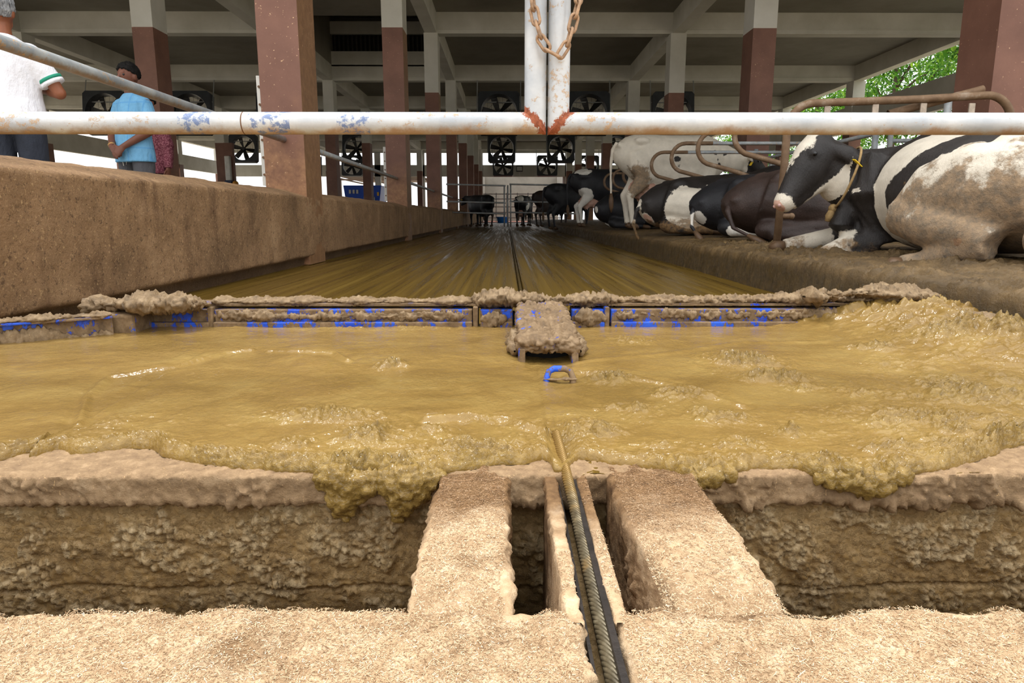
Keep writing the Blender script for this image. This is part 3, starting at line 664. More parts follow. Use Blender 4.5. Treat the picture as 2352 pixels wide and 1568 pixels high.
def mudlog(name, pts, rx, rz, amp, seed, parent, step=0.0042, n=24):
    pts = np.array(pts, float); L = np.concatenate([[0], np.cumsum(np.linalg.norm(np.diff(pts, axis=0), axis=1))]); k = max(4, int(L[-1] / step))
    s = np.linspace(0, L[-1], k); C = np.stack([np.interp(s, L, pts[:, i]) for i in range(3)], 1)
    t = np.gradient(C, axis=0); t /= np.linalg.norm(t, axis=1, keepdims=True); side = np.cross(t, [0, 0, 1.0]); side /= np.linalg.norm(side, axis=1, keepdims=True); up = np.cross(side, t)
    an = np.linspace(0, 2 * math.pi, n, endpoint=False)
    end = np.sqrt(np.clip(np.minimum(s, L[-1] - s) / 0.03, 0.02, 1))
    env = (0.75 + 0.9 * fbm(np.stack([s, 0 * s, 0 * s], 1), 9, 3, seed)) * end
    V = C[:, None, :] + side[:, None, :] * (rx * env[:, None] * np.cos(an))[:, :, None] + up[:, None, :] * (rz * env[:, None] * np.sin(an))[:, :, None]
    V = V.reshape(-1, 3); nrm = (V - np.repeat(C, n, 0)); nrm /= np.linalg.norm(nrm, axis=1, keepdims=True) + 1e-9
    V = V + nrm * (amp * (0.9 * fbm(V, 20, 3, seed + 1) + 1.1 * np.clip(billow(V, 46, 3, seed + 2), -0.3, 1) + 0.6 * np.clip(billow(V, 120, 2, seed + 3), -0.3, 1)))[:, None] * np.repeat(end, n)[:, None]
    i, j = np.meshgrid(np.arange(k - 1), np.arange(n), indexing='ij'); a = (i * n + j).ravel(); c = (i * n + (j + 1) % n).ravel()
    return link(name, mesh_np(name, V, np.stack([a, c, c + n, a + n], 1)), CRUST, parent)
sc = tag(empty('manure_scraper', (0, 2.55, 0)), 'blue steel manure scraper caked in mud, spanning the alley', 'scraper')
sc_inv = Matrix.Translation((0, -2.55, 0))
def sp(o): o.matrix_parent_inverse = sc_inv.copy(); return o
bars = [(-1.36, -1.10), (-1.085, -0.13), (-0.10, 0.02), (0.24, 0.36), (0.385, 1.62)]
for x0, x1 in bars:
    b = MB(); b.box(x0, x1, 2.50, 2.60, 0.01, 0.118); b.box(x0, x1, 2.478, 2.52, 0.01, 0.074); sp(b.build('beam', SCR, sc, bevel=0.004))
for x in (-1.093, -0.115, 0.372):
    b = MB(); b.box(x - 0.012, x + 0.006, 2.485, 2.60, 0.01, 0.128); sp(b.build('gusset_plate', SCR_M, sc, bevel=0.003))
b = MB(); b.box(0.02, 0.24, 2.53, 2.60, 0.02, 0.10); sp(b.build('hitch_shade_block', DARK, sc))  # solid block, its dark colour stands for shade in the hitch opening
b = MB(); b.box(-1.36, 1.62, 2.53, 2.66, 0.128, 0.136); sp(b.build('top_flange', SCR_M, sc))
sp(mudlog('mud_crust', [(-1.12, 2.575, 0.142), (-0.5, 2.58, 0.141), (-0.12, 2.575, 0.140)], 0.05, 0.012, 0.007, 200, sc))
sp(mudlog('mud_crust', [(-0.15, 2.57, 0.140), (-0.02, 2.56, 0.156), (0.12, 2.56, 0.148), (0.24, 2.56, 0.146), (0.4, 2.57, 0.150)], 0.055, 0.020, 0.012, 210, sc))
sp(mudlog('mud_crust', [(0.36, 2.575, 0.145), (0.8, 2.58, 0.142), (1.0, 2.57, 0.149), (1.6, 2.58, 0.150)], 0.05, 0.016, 0.009, 220, sc))
sp(mudlog('mud_crust', [(-1.10, 2.505, 0.095), (-0.6, 2.505, 0.092), (-0.15, 2.505, 0.094)], 0.012, 0.011, 0.009, 230, sc))
sp(mudlog('mud_crust', [(0.4, 2.505, 0.098), (0.9, 2.505, 0.097), (1.5, 2.505, 0.1)], 0.013, 0.012, 0.010, 240, sc))
sp(mudlog('mud_crust', [(-0.10, 2.49, 0.08), (0.0, 2.49, 0.085)], 0.018, 0.022, 0.012, 250, sc)); sp(mudlog('mud_crust', [(0.25, 2.49, 0.09), (0.37, 2.49, 0.085)], 0.018, 0.022, 0.012, 255, sc))
sp(mudlog('mud_crust', [(1.10, 2.50, 0.165), (1.35, 2.52, 0.180), (1.60, 2.52, 0.160)], 0.09, 0.026, 0.014, 258, sc))
# folding wings at both ends
wingL = [at_depth(205, 738, 2.30), at_depth(-220, 800, 1.98)]
p0, p1 = np.array([-1.37, 2.34, 0.0]), np.array([-1.86, 2.02, 0.0])
def wing(p0, p1, seed, h=0.105):
    d = p1 - p0; L = np.linalg.norm(d); d /= L; nrm = np.array([-d[1], d[0], 0.0])
    w = MB(); w.obox((p0 + p1) / 2 + [0, 0, h / 2 + 0.01], d, nrm, (0, 0, 1), L / 2, 0.008, h / 2); w.obox((p0 + p1) / 2 + [0, 0, h + 0.012], d, nrm, (0, 0, 1), L / 2, 0.03, 0.004)
    sp(w.build('folding_wing', SCR, sc, bevel=0.002))
    sp(mudlog('mud_crust', [p0 + [0, 0, h + 0.02], p1 + [0, 0, h + 0.018]], 0.035, 0.010, 0.008, seed, sc))
    off = nrm * (-0.012 if nrm[1] > 0 else 0.012)
    sp(mudlog('mud_crust', [p0 + off + [0, 0, h * 0.5], p1 + off + [0, 0, h * 0.5]], 0.010, 0.036, 0.010, seed + 4, sc))
wing(p0, p1, 260); wing(np.array([1.50, 2.38, 0.0]), np.array([1.66, 2.10, 0.0]), 270)
# hinge lump with its overhanging mud cap at the left end
sp(mudlog('mud_crust', [(-1.52, 2.47, 0.135), (-1.36, 2.43, 0.150), (-1.18, 2.45, 0.150), (-1.09, 2.49, 0.140)], 0.06, 0.022, 0.014, 280, sc))
b = MB(); b.box(-1.44, -1.31, 2.36, 2.58, 0.01, 0.12); sp(b.build('hinge_block', SCR_M, sc, bevel=0.01))
# hitch: sloping hood, cheeks, towing eye
def hood():
    f = lambda P, n: 0.010 * np.clip(billow(P, 26, 3, 301), -0.3, 1) + 0.010 * np.clip(billow(P, 70, 3, 302), -0.3, 1)
    me = rough_box(0.040, 0.202, 1.93, 2.48, 0.0, 0.045, 0.0045, 0.010, f, '+x-x+y-y+z-z'); P = co_of(me)
    u = (P[:, 1] - 1.93) / 0.55; P[:, 2] = 0.072 + P[:, 2] * 0.75 + 0.040 * u; P[:, 0] = 0.121 + (P[:, 0] - 0.121) * (1.02 - 0.1 * u); me.vertices.foreach_set('co', P.astype(np.float32).ravel()); return me
sp(link('hitch_hood', hood(), SCR_M, sc))
for x in (0.042, 0.196):
    b = MB(); b.box(x - 0.010, x + 0.010, 1.92, 2.40, 0.0, 0.082); sp(b.build('hitch_cheek', SCR, sc, bevel=0.004))
    sp(mudlog('mud_crust', [(x + (0.02 if x > .1 else -0.02), 1.97, 0.065), (x + (0.022 if x > .1 else -0.022), 2.2, 0.075)], 0.020, 0.024, 0.010, 310 + int(x * 100), sc))
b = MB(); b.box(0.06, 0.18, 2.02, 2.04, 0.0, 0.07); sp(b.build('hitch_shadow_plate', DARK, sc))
e = MB(); ew = 0.034; pts = [(0.135 - ew, 1.70, 0.01), (0.135 - ew, 1.705, 0.048), (0.135 - ew * 0.8, 1.712, 0.064), (0.135 - ew * 0.4, 1.715, 0.070), (0.135 + ew * 0.4, 1.715, 0.070), (0.135 + ew * 0.8, 1.712, 0.064), (0.135 + ew, 1.705, 0.048), (0.135 + ew, 1.70, 0.01)]
e.tube(pts, 0.0085, 10); sp(e.build('towing_eye', SCR, sc, smooth=True))
sp(mudlog('mud_crust', [(0.09, 1.70, 0.046), (0.18, 1.70, 0.046)], 0.030, 0.006, 0.004, 330, sc))

# ================================================================ steel cable
def m_cable():
    m = Mat('greasy_wire_rope', rough=0.42, metal=0.35)
    c = m.ramp(m.noise(40, 5, 0.65), [(0.3, srgb(62, 54, 38)), (0.55, srgb(104, 94, 72)), (0.75, srgb(140, 130, 106))])
    y = m.sep(m.pos())[1]
    c = m.mix(m.math('MULTIPLY', m.step(m.math('ADD', y, m.math('MULTIPLY', m.noise(14, 4), 0.4)), 1.12, 1.36), 0.85), c, srgb(142, 110, 52))
    c = m.mix(m.math('MULTIPLY', m.step(m.noise(10, 5, 0.6), 0.56, 0.66), 0.6), c, srgb(150, 114, 54))
    m.set('Base Color', c); m.bump(m.noise(300, 3), 0.2, 0.001); return m.m
CABLE = m_cable()
def rope(name, path, R, strands, rs, pitch, ds, parent=None):
    path = np.array(path, float); L = np.concatenate([[0], np.cumsum(np.linalg.norm(np.diff(path, axis=0), axis=1))]); k = int(L[-1] / ds); s = np.linspace(0, L[-1], k)
    C = np.stack([np.interp(s, L, path[:, i]) for i in range(3)], 1); t = np.gradient(C, axis=0); t /= np.linalg.norm(t, axis=1, keepdims=True)
    ref = np.array([0, 0, 1.0]) if abs(t[0, 2]) < 0.8 else np.array([0, 1.0, 0])
    a = np.cross(t, ref); a /= np.linalg.norm(a, axis=1, keepdims=True); c = np.cross(a, t); m = MB()
    for q in range(strands):
        ph = 2 * math.pi * (s / pitch + q / strands); m.tube(C + a * (R * np.cos(ph))[:, None] + c * (R * np.sin(ph))[:, None], rs, 7)
    return m.mesh(name, smooth=True)
cb = link('steel_cable', rope('steel_cable', [(0.112, 0.30, -0.030), (0.112, 0.75, -0.022), (0.110, 1.05, -0.012), (0.106, 1.20, 0.000), (0.100, 1.34, 0.018)], 0.0064, 8, 0.0034, 0.075, 0.003), CABLE)
tag(cb, 'twisted wire rope lying in the channel between the bridge slabs', 'cable')
b = MB(); b.tube([(0.090, 2.62, -0.025), (0.090, 6, -0.026), (0.090, Y_END, -0.026)], 0.011, 8)
tag(b.build('steel_cable', simple('wet_cable', (92, 76, 46), 0.4, 0.3, var=0.3, vs=8), smooth=True), 'straight cable in the floor groove of the alley behind the scraper', 'cable')

# ================================================================ double gate hung across the alley mouth
def m_gate():
    m = Mat('galvanised_gate_pipe', rough=0.38, metal=0.1)
    P = m.sep(m.pos()); n3 = m.nz()
    c = m.ramp(m.noise(6, 5, 0.6), [(0.35, srgb(176, 182, 188)), (0.65, srgb(214, 216, 216))])
    rain = m.noise(9, 7, 0.72)
    und = m.step(m.math('ADD', m.math('MULTIPLY', n3[2], -0.42), rain), 0.66, 0.95)
    c = m.mix(m.math('MULTIPLY', und, 0.8), c, srgb(162, 122, 78))
    patch = m.step(m.noise(3.2, 4, 0.6), 0.5, 0.62)
    sp_ = m.step(m.math('ADD', m.noise(60, 6, 0.75), m.math('MULTIPLY', patch, 0.13)), 0.62, 0.72)
    c = m.mix(m.math('MULTIPLY', sp_, 0.75), c, srgb(196, 160, 116))
    # flaking blue lettering paint on the left rail
    def rng(a, b_): return m.math('MULTIPLY', m.math('GREATER_THAN', P[0], a), m.math('LESS_THAN', P[0], b_))
    bl = m.math('ADD', m.math('ADD', rng(-0.87, -0.785), rng(-0.685, -0.575)), rng(-0.45, -0.365))
    bl = m.math('MULTIPLY', bl, m.math('MULTIPLY', m.step(m.noise(40, 6, 0.75), 0.49, 0.57), m.math('LESS_THAN', P[2], 0.9)))
    c = m.mix(m.math('MULTIPLY', bl, 0.8), c, srgb(78, 108, 162))
    # rust spreading from the mitred corner
    dx = m.math('ABSOLUTE', m.math('SUBTRACT', P[0], 0.1105)); dz = m.math('SUBTRACT', P[2], 0.672)
    dd = m.math('ABSOLUTE', m.math('SUBTRACT', dx, dz)); far = m.math('MAXIMUM', dx, dz)
    ru = m.step(m.math('ADD', m.math('ADD', dd, m.math('MULTIPLY', far, 0.12)), m.math('MULTIPLY', m.noise(70, 5, 0.7), 0.075)), 0.062, 0.056)
    ru = m.math('MULTIPLY', ru, m.math('LESS_THAN', far, 0.075))
    c = m.mix(ru, c, m.ramp(m.noise(120, 4), [(0.3, srgb(128, 66, 40)), (0.7, srgb(176, 102, 70))]))
    m.set('Base Color', c); m.set('Roughness', m.math('ADD', 0.34, m.math('MULTIPLY', m.math('MAXIMUM', ru, sp_), 0.45)))
    m.bump(sp_, 0.35, 0.003); m.bump(m.noise(140, 4), 0.2, 0.002); return m.m
GATEM = m_gate()
GY = 1.90; GZ = float(at_depth(700, 283, GY)[2]); XS_L = float(at_depth(1230, 150, GY)[0]); XS_R = float(at_depth(1284, 150, GY)[0]); XM = (XS_L + XS_R) / 2
def gate(side, xs, xe, label):
    g = tag(empty('gate_leaf', (xs, GY, GZ)), label, 'gate', 'two leaves of the alley gate'); inv = Matrix.Translation((-xs, -GY, -GZ))
    def q(o): o.matrix_parent_inverse = inv.copy(); return o
    r = 0.029
    def mitre(p_corner, along_h, name, top=False):
        pass
    # bottom rail and stile meet in a mitre: shear the end ring
    def pipe(a, c, name, shear_a=0.0, shear_c=0.0, axis='x'):
        n = 24; V = []; 
        for e, shv in ((a, shear_a), (c, shear_c)):
            for k in range(n):
                an = 2 * math.pi * k / n; u, w = r * math.cos(an), r * math.sin(an)
                if axis == 'x': V.append((e[0] + shv * w, e[1] + u, e[2] + w))
                else: V.append((e[0] + w, e[1] + u, e[2] + shv * w))
        F = [(k, (k + 1) % n, n + (k + 1) % n, n + k) for k in range(n)]
        m = MB().add(V, F); return q(m.build(name, GATEM, g, smooth=True))
    sgn = 1 if xs > xe else -1                       # rail runs away from the stile
    pipe((xe, GY, GZ), (xs, GY, GZ), 'bottom_rail', 0, -sgn * 1.0)
    pipe((xs, GY, GZ), (xs, GY, 1.62), 'stile', -sgn * 1.0, 0, 'z')
    pipe((xe, GY, 1.62), (xs, GY, 1.62), 'top_rail', 0, 0); pipe((xe, GY, 1.16), (xs, GY, 1.16 + 0.0), 'middle_rail')
    pipe((xe, GY, GZ - 0.03), (xe, GY, 1.65), 'hinge_stile', 0, 0, 'z')
    return g
E2 = 0
gl = gate(-1, XS_L, -1.78, 'gate leaf left of the chain, flaking blue paint on its bottom pipe')
gr = gate(1, XS_R, 1.58, 'gate leaf right of the chain, plain galvanised bottom pipe')
b = MB(); xj = float(at_depth(562, 283, GY)[0]); b.loft([(xj - 0.0015, GY, GZ), (xj + 0.0015, GY, GZ)], [0.0293], n=24); o = b.build('pipe_joint', simple('dark_seam', (110, 74, 44), 0.8), gl, smooth=True); o.matrix_parent_inverse = Matrix.Translation((-XS_L, -GY, -GZ))
for x, nm in ((-1.84, 'hinge post on the wall end of the gate with blue paint'), (1.64, 'hinge post on the kerb end of the plain gate leaf')):
    b = MB(); b.tube([(x, GY, 0.0), (x, GY, 1.75)], 0.035, 16); tag(b.build('gate_post', GALV, smooth=True), nm, 'post')
# ---- chain hanging between the stiles
CHM = simple('rusty_chain_steel', (176, 144, 114), 0.6, 0.25, var=0.45, vs=45, bump=0.4, bs=180)
def chain():
    cpx = [(1216, -150), (1219, -60), (1224, 10), (1233, 55), (1244, 92), (1262, 118), (1280, 128), (1297, 112), (1308, 85), (1317, 52), (1328, 8), (1331, -50), (1322, -150)]
    P = np.array([at_depth(x, y, 1.846) for x, y in cpx]); L = np.concatenate([[0], np.cumsum(np.linalg.norm(np.diff(P, axis=0), axis=1))])
    pitch = 0.0345; n = int(L[-1] / pitch); root = tag(empty('chain', P[6]), 'rusty link chain hanging in a loop between the gate stiles', 'chain'); inv = Matrix.Translation(-Vector(P[6]))
    lm = MB(); hl, hw, wr = 0.0145, 0.0098, 0.0042; pts = []
    for k in range(8): an = math.pi * k / 7 - math.pi / 2; pts.append((hl - 0.002 + hw * math.cos(an), hw * math.sin(an), 0))
    for k in range(8): an = math.pi * k / 7 + math.pi / 2; pts.append((-(hl - 0.002) + hw * math.cos(an), hw * math.sin(an), 0))
    lm.tube(pts, wr, 8, closed=True); me = lm.mesh('link', smooth=True); me.materials.append(CHM)
    for i in range(n):
        s = (i + 0.5) * pitch; c = Vector([np.interp(s, L, P[:, k]) for k in range(3)]); c2 = Vector([np.interp(s + 0.01, L, P[:, k]) for k in range(3)]); t = (c2 - c).normalized()
        o = link('link', me, None, root); o.matrix_parent_inverse = inv.copy()
        y = Vector((0, 1, 0)); side = t.cross(y).normalized(); R = Matrix((t, side, t.cross(side))).transposed()
        ang = math.radians(25 if i % 2 else 112) + rnd.uniform(-0.15, 0.15)
        o.matrix_basis = Matrix.Translation(c) @ (R @ Matrix.Rotation(ang, 3, 'X')).to_4x4()
chain()

# ================================================================ feed rail pipes along the wall, one between each two columns
def feed_rail(y0, y1, label, z=1.165):
    b = MB(); b.tube([(-2.09, y0, z), (-2.09, (y0 + y1) / 2, z), (-2.09, y1, z)], 0.030, 16); o = tag(b.build('feed_rail', GALV_OLD, smooth=True), label, 'rail', 'feed rails above the wall'); return o
feed_rail(0.4, S, 'grey feed rail pipe running from the frame edge to the thick column')
feed_rail(S + 0.55, 2 * S, 'feed rail pipe between the thick column and the next column')
for i in range(2, 7): feed_rail(S * i + 0.55, S * (i + 1), ['feed rail pipe in the third column gap', 'feed rail pipe in the fourth column gap', 'feed rail pipe in the fifth column gap', 'feed rail pipe in the sixth column gap', 'feed rail pipe in the seventh column gap'][i - 2])
PLATE = simple('rusty_fixing_plate', (112, 82, 56), 0.7, var=0.3, vs=20)
WCH = simple('white_steel_channel', (214, 212, 204), 0.5, var=0.15, vs=5)
for i, lb in ((1, 'white perforated channel on the thick column'), (2, 'white perforated channel on the second column')):
    g = tag(empty('wall_channel', (-2.32, S * i + 0.3, 0.7)), lb, 'bracket'); inv = Matrix.Translation((2.32, -(S * i + 0.3), -0.7))
    b = MB(); b.box(-2.345, -2.285, S * i + 0.1, S * i + 0.22, 0.75, 1.75); o = b.build('channel', WCH, g); o.matrix_parent_inverse = inv.copy()
    for k in range(6):
        b = MB(); b.tube([(-2.32, S * i + 0.085, 0.85 + k * 0.16), (-2.32, S * i + 0.10, 0.85 + k * 0.16)], 0.012, 8); o = b.build('bolt', PLATE, g); o.matrix_parent_inverse = inv.copy()
# ================================================================ helpers for repeated things
def copy_tree(o, parent=None):
    c = o.copy(); COL.objects.link(c); c.parent = parent
    for ch in list(o.children): copy_tree(ch, c)
    return c
# ================================================================ stall dividers
XL = 2.22
def divider(y, label, detail=True):
    g = tag(empty('stall_divider', (4.30, y, 0.27)), label, 'divider', 'stall dividers beside the alley'); inv = Matrix.Translation((-4.30, -y, -0.27))
    def q(o): o.matrix_parent_inverse = inv.copy(); return o
    b = MB(); b.tube([(4.30, y, 1.43), (3.2, y, 1.43), (XL + 0.55, y, 1.43)], 0.026, 10); q(b.build('top_pipe', GALV_OLD, g, smooth=True))
    pts = [(XL + 0.56, y, 1.43), (XL + 0.2, y, 1.43)]
    pts += [(XL + 0.2 - 0.19 * math.sin(a), y, 1.24 + 0.19 * math.cos(a)) for a in np.linspace(0.3, math.pi - 0.4, 10)]
    pts += [(XL + 0.45, y, 0.98), (XL + 0.9, y, 0.83), (XL + 1.3, y, 0.70)]
    b = MB(); b.tube(pts, 0.027, 10); q(b.build('loop', RUSTPIPE, g, smooth=True))
    b = MB(); b.tube([(XL + 1.28, y, 0.705), (3.9, y, 0.58), (4.30, y, 0.55)], 0.026, 10); q(b.build('lower_pipe', GALV_OLD, g, smooth=True))
    b = MB(); b.tube([(4.30, y, 0.25), (4.30, y, 1.60)], 0.035, 10); q(b.build('post', GALV_OLD, g, smooth=True))
for k, lb in enumerate(['looped stall divider just behind the dark brown cow', 'looped divider second behind the near post', 'looped divider third behind the near post', 'looped divider before the standing white cow']):
    divider(6.9 + 1.3 * k, lb)
ORD = ['first', 'second', 'third', 'fourth', 'fifth', 'sixth', 'seventh', 'eighth', 'ninth']
for k in range(9): divider(12.1 + 1.3 * k, '%s small looped divider beyond the standing white cow' % ORD[k])
# nearest frame: a post with a bent top pipe and bolt lugs
ND = 5.5; pn = lambda x, y: at_depth(x, y, ND)
g = tag(empty('pipe_barrier', (pn(1798, 555)[0], ND, 0.25)), 'rusty bent pipe frame standing behind the near cow', 'frame'); inv = Matrix.Translation((-pn(1798, 555)[0], -ND, -0.25))
xp = float(pn(1797, 450)[0]); zt = float(pn(2000, 237)[2]); xr = float(pn(2318, 300)[0])
b = MB(); arc = lambda cx, cz, r, a0, a1: [(cx + r * math.cos(a), ND, cz + r * math.sin(a)) for a in np.linspace(a0, a1, 12)]
pts = [(xp - 0.02, ND, 0.2), (xp, ND, 0.9)] + arc(xp + 0.20, zt - 0.20, 0.20, math.pi, math.pi / 2 + 0.05)
b.tube(pts + [(3.2, ND, zt + 0.03)] + arc(xr - 0.20, zt - 0.14, 0.20, math.pi / 2 + 0.05, 0.0) + [(xr + 0.01, ND, 0.3)], 0.030, 12)
o = b.build('bent_pipe', RUSTPIPE, g, smooth=True); o.matrix_parent_inverse = inv.copy()
LUG = simple('pale_steel_lug', (176, 160, 142), 0.6, var=0.3, vs=30)
for px in (1900, 2010, 2120, 2231):
    c = pn(px, 247); b = MB(); b.box(c[0] - 0.024, c[0] + 0.024, ND - 0.012, ND + 0.002, zt - 0.10, zt + 0.0); b.tube([(c[0], ND - 0.012, zt - 0.10), (c[0], ND + 0.002, zt - 0.10)], 0.024, 12)
    o = b.build('bolt_lug', LUG, g, bevel=0.003); o.matrix_parent_inverse = inv.copy()
    b = MB(); b.tube([(c[0], ND - 0.022, zt - 0.095), (c[0], ND - 0.010, zt - 0.095)], 0.009, 8); o = b.build('bolt', PLATE, g); o.matrix_parent_inverse = inv.copy()
b = MB(); b.tube([(xp, ND - 0.0, 0.46), (xp + 0.075, ND - 0.01, 0.46)], 0.022, 10); b.ball((xp + 0.08, ND - 0.01, 0.46), 0.026); o = b.build('stub', RUSTPIPE, g, smooth=True); o.matrix_parent_inverse = inv.copy()
b = MB(); b.box(xp - 0.0, xp + 0.10, ND - 0.012, ND + 0.0, 1.16, 1.24); o = b.build('side_lug', LUG, g, bevel=0.01); o.matrix_parent_inverse = inv.copy()
pa, pb = at_depth(2040, 262, 5.58), at_depth(2258, 205, 5.54)
b = MB(); b.tube([pa, (pa + pb) / 2, pb], 0.031, 14, cap=False); b.tube([pa, (pa + pb) / 2, pb], 0.026, 14, cap=False)
o = b.build('brace_pipe', RUSTPIPE, g, smooth=True); o.matrix_parent_inverse = inv.copy(); o['label'] = 'open-ended pipe end'
# stalls on the far side of the walk-through, facing the other way
def divider_b(y, label):
    g = tag(empty('stall_divider', (4.75, y, 0.28)), label, 'divider', 'galvanised dividers of the opposite stalls'); inv = Matrix.Translation((-4.75, -y, -0.28))
    pts = [(4.75, y, 1.38), (6.1, y, 1.38)] + [(6.1 + 0.2 * math.sin(a), y, 1.18 + 0.2 * math.cos(a)) for a in np.linspace(0.3, math.pi - 0.3, 8)] + [(5.8, y, 0.93), (4.75, y, 0.62)]
    b = MB(); b.tube(pts, 0.026, 10); o = b.build('loop', GALV, g, smooth=True); o.matrix_parent_inverse = inv.copy()
    b = MB(); b.tube([(4.75, y, 0.25), (4.75, y, 1.5)], 0.032, 10); o = b.build('post', GALV, g, smooth=True); o.matrix_parent_inverse = inv.copy()
for k in range(6): divider_b(7.4 + 1.3 * k, '%s galvanised looped divider of the opposite row, counted from the near pipe frame' % ORD[k])
for z, nm in ((1.42, 'upper neck rail pipe running along the stall fronts'), (0.95, 'lower rail pipe running along the stall fronts')):
    b = MB(); b.tube([(4.36, 6.9, z), (4.36, 15, z), (4.36, 26, z)], 0.026, 10); tag(b.build('neck_rail', GALV_OLD, smooth=True), nm, 'rail')

# ================================================================ fans
FANM = simple('dark_fan_housing', (52, 56, 60), 0.5, 0.2, var=0.3, vs=4); BLADE = simple('dark_fan_blade', (34, 33, 32), 0.45, 0.1); HANG = simple('grey_hanger_rod', (150, 152, 150), 0.5, 0.3)
def make_fan():
    root = empty('box_fan'); h = 0.76; R = 0.67; d = 0.20; n = 48; b = MB(); V = []; F = []
    for yy in (-d, d):
        for k in range(n):
            an = 2 * math.pi * (k + 0.5) / n; c, s_ = math.cos(an), math.sin(an); V.append((R * c, yy, R * s_))
        for k in range(n):
            an = 2 * math.pi * (k + 0.5) / n; c, s_ = math.cos(an), math.sin(an); q = h / max(abs(c), abs(s_)); V.append((q * c, yy, q * s_))
    for k in range(n):
        j = (k + 1) % n
        F += [(k, n + k, n + j, j), (2 * n + k, 2 * n + j, 3 * n + j, 3 * n + k), (k, j, 2 * n + j, 2 * n + k), (n + k, 3 * n + k, 3 * n + j, n + j)]
    b.add(V, F); b.build('housing', FANM, root)
    b = MB(); b.tube([(0, -0.10, 0), (0, 0.06, 0)], 0.10, 16); b.build('hub', BLADE, root)
    bl = MB(); V = []; F = []
    for i, r_ in enumerate(np.linspace(0.08, 0.63, 7)):
        w = 0.07 + 0.05 * min(1, r_ / 0.4); tw = math.radians(48 - 34 * (r_ / 0.63))
        for sgn in (-1, 1):
            for th in (-0.006, 0.006): V.append((r_, sgn * w * math.sin(tw) + th, sgn * w * math.cos(tw)))
    for i in range(6):
        a = i * 4; F += [(a, a + 4, a + 6, a + 2), (a + 1, a + 3, a + 7, a + 5), (a, a + 1, a + 5, a + 4), (a + 2, a + 6, a + 7, a + 3)]
    F += [(24, 25, 27, 26)]; bl.add(V, F); me = bl.mesh('blade'); me.materials.append(BLADE)
    for k in range(6):
        o = link('blade', me, None, root); o.rotation_euler = (0, math.radians(60 * k + 12), 0)
    b = MB()
    for k in range(-4, 5):
        x = k * 0.14; zz = math.sqrt(max(0, R * R - x * x)); b.tube([(x, d - 0.01, -zz), (x, d - 0.01, zz)], 0.004, 4)
    for r_ in (0.25, 0.45): b.tube([(r_ * math.cos(a), d - 0.015, r_ * math.sin(a)) for a in np.linspace(0, 2 * math.pi, 24)[:-1]], 0.004, 4, closed=True)
    b.build('wire_guard', FANM, root)
    for sx in (-1, 1):
        b = MB(); b.tube([(sx * 0.80, 0, -0.2), (sx * 0.80, 0.0, 0.5), (sx * 0.80, 0.12, 1.25)], 0.022, 6); b.build('hanger_rod', HANG, root)
    b = MB(); b.box(-0.80, 0.80, -0.03, 0.03, 0.40, 0.43); b.build('hanger_bar', HANG, root)
    return root
fan0 = make_fan(); first = True
rowname = {4: 'nearest', 6: 'middle', 8: 'farthest'}
colname = {-0.3: 'over the alley', 3.0: 'over the first stalls', 6.1: 'over the opposite stalls', -8.4: 'just beyond the feed lane', -11.6: 'over the left wing stalls', -14.7: 'deep in the left wing'}
for i in (4, 6, 8):
    for x in (-0.3, 3.0, 6.1, -8.4, -11.6, -14.7):
        o = fan0 if first else copy_tree(fan0); first = False
        o.location = (x, S * i - 0.25, 4.18); o.rotation_euler = (math.radians(-8), 0, 0)
        tag(o, 'square dark cooling fan of the %s row, %s' % (rowname[i], colname[x]), 'fan', 'hanging cooling fans')

# ================================================================ far gate across the alley
g = tag(empty('alley_gate', (-0.05, 24, 0)), 'thin pipe gate across the alley in front of the far black cows', 'gate'); inv = Matrix.Translation((0.05, -24, 0))
for z in (1.50, 0.92, 0.55):
    for a, c in ((-2.1, -0.05), (0.08, 2.6)):
        b = MB(); b.tube([(a, 24, z + 0.05), (c, 24, z)], 0.028, 8); o = b.build('rail', GALV_OLD, g, smooth=True); o.matrix_parent_inverse = inv.copy()
for x in (-0.10, 0.02, 0.12):
    b = MB(); b.tube([(x, 24, 0.1), (x, 24, 1.52)], 0.026, 8); o = b.build('stile', GALV_OLD, g, smooth=True); o.matrix_parent_inverse = inv.copy()
# ---- lamp, bucket, hall pipework, feed wagon
LAMPB = simple('dark_lamp_case', (60, 60, 58), 0.5)
g = tag(empty('flood_lamp', (0.95, Y_END - 0.1, 4.3)), 'small flood lamp on the far wall between two fans', 'lamp'); inv = Matrix.Translation((-0.95, -(Y_END - 0.1), -4.3))
for nm, bx, mt in (('case', (0.7, 1.2, Y_END - 0.35, Y_END - 0.15, 3.85, 4.3), LAMPB), ('glass', (0.75, 1.15, Y_END - 0.37, Y_END - 0.35, 3.92, 4.22), WCH), ('bracket', (0.9, 1.0, Y_END - 0.15, Y_END, 3.6, 4.1), WCH)):
    b = MB(); b.box(*bx); o = b.build(nm, mt, g); o.matrix_parent_inverse = inv.copy()
b = MB(); b.loft([(-0.35, 50, 0.0), (-0.35, 50, 0.42)], [0.34, 0.42], n=20); b.loft([(-0.35, 50, 0.38), (-0.35, 50, 0.44)], [0.45, 0.45], n=20)
tag(b.build('blue_tub', simple('blue_plastic', (30, 120, 214), 0.4), smooth=False), 'bright blue tub standing at the far end of the alley', 'tub')
REDB = simple('red_brown_floor_paint', (150, 84, 62), 0.6, var=0.2); b = MB(); b.box(-2.2, 4.7, 52.5, 66, -0.02, 0.03); tag(b.build('floor_hall', REDB), kind='structure')
g = tag(empty('hall_railing', (1.0, 58, 0)), 'pale pipe railings inside the hall at the far end', 'railing'); inv = Matrix.Translation((-1.0, -58, 0))
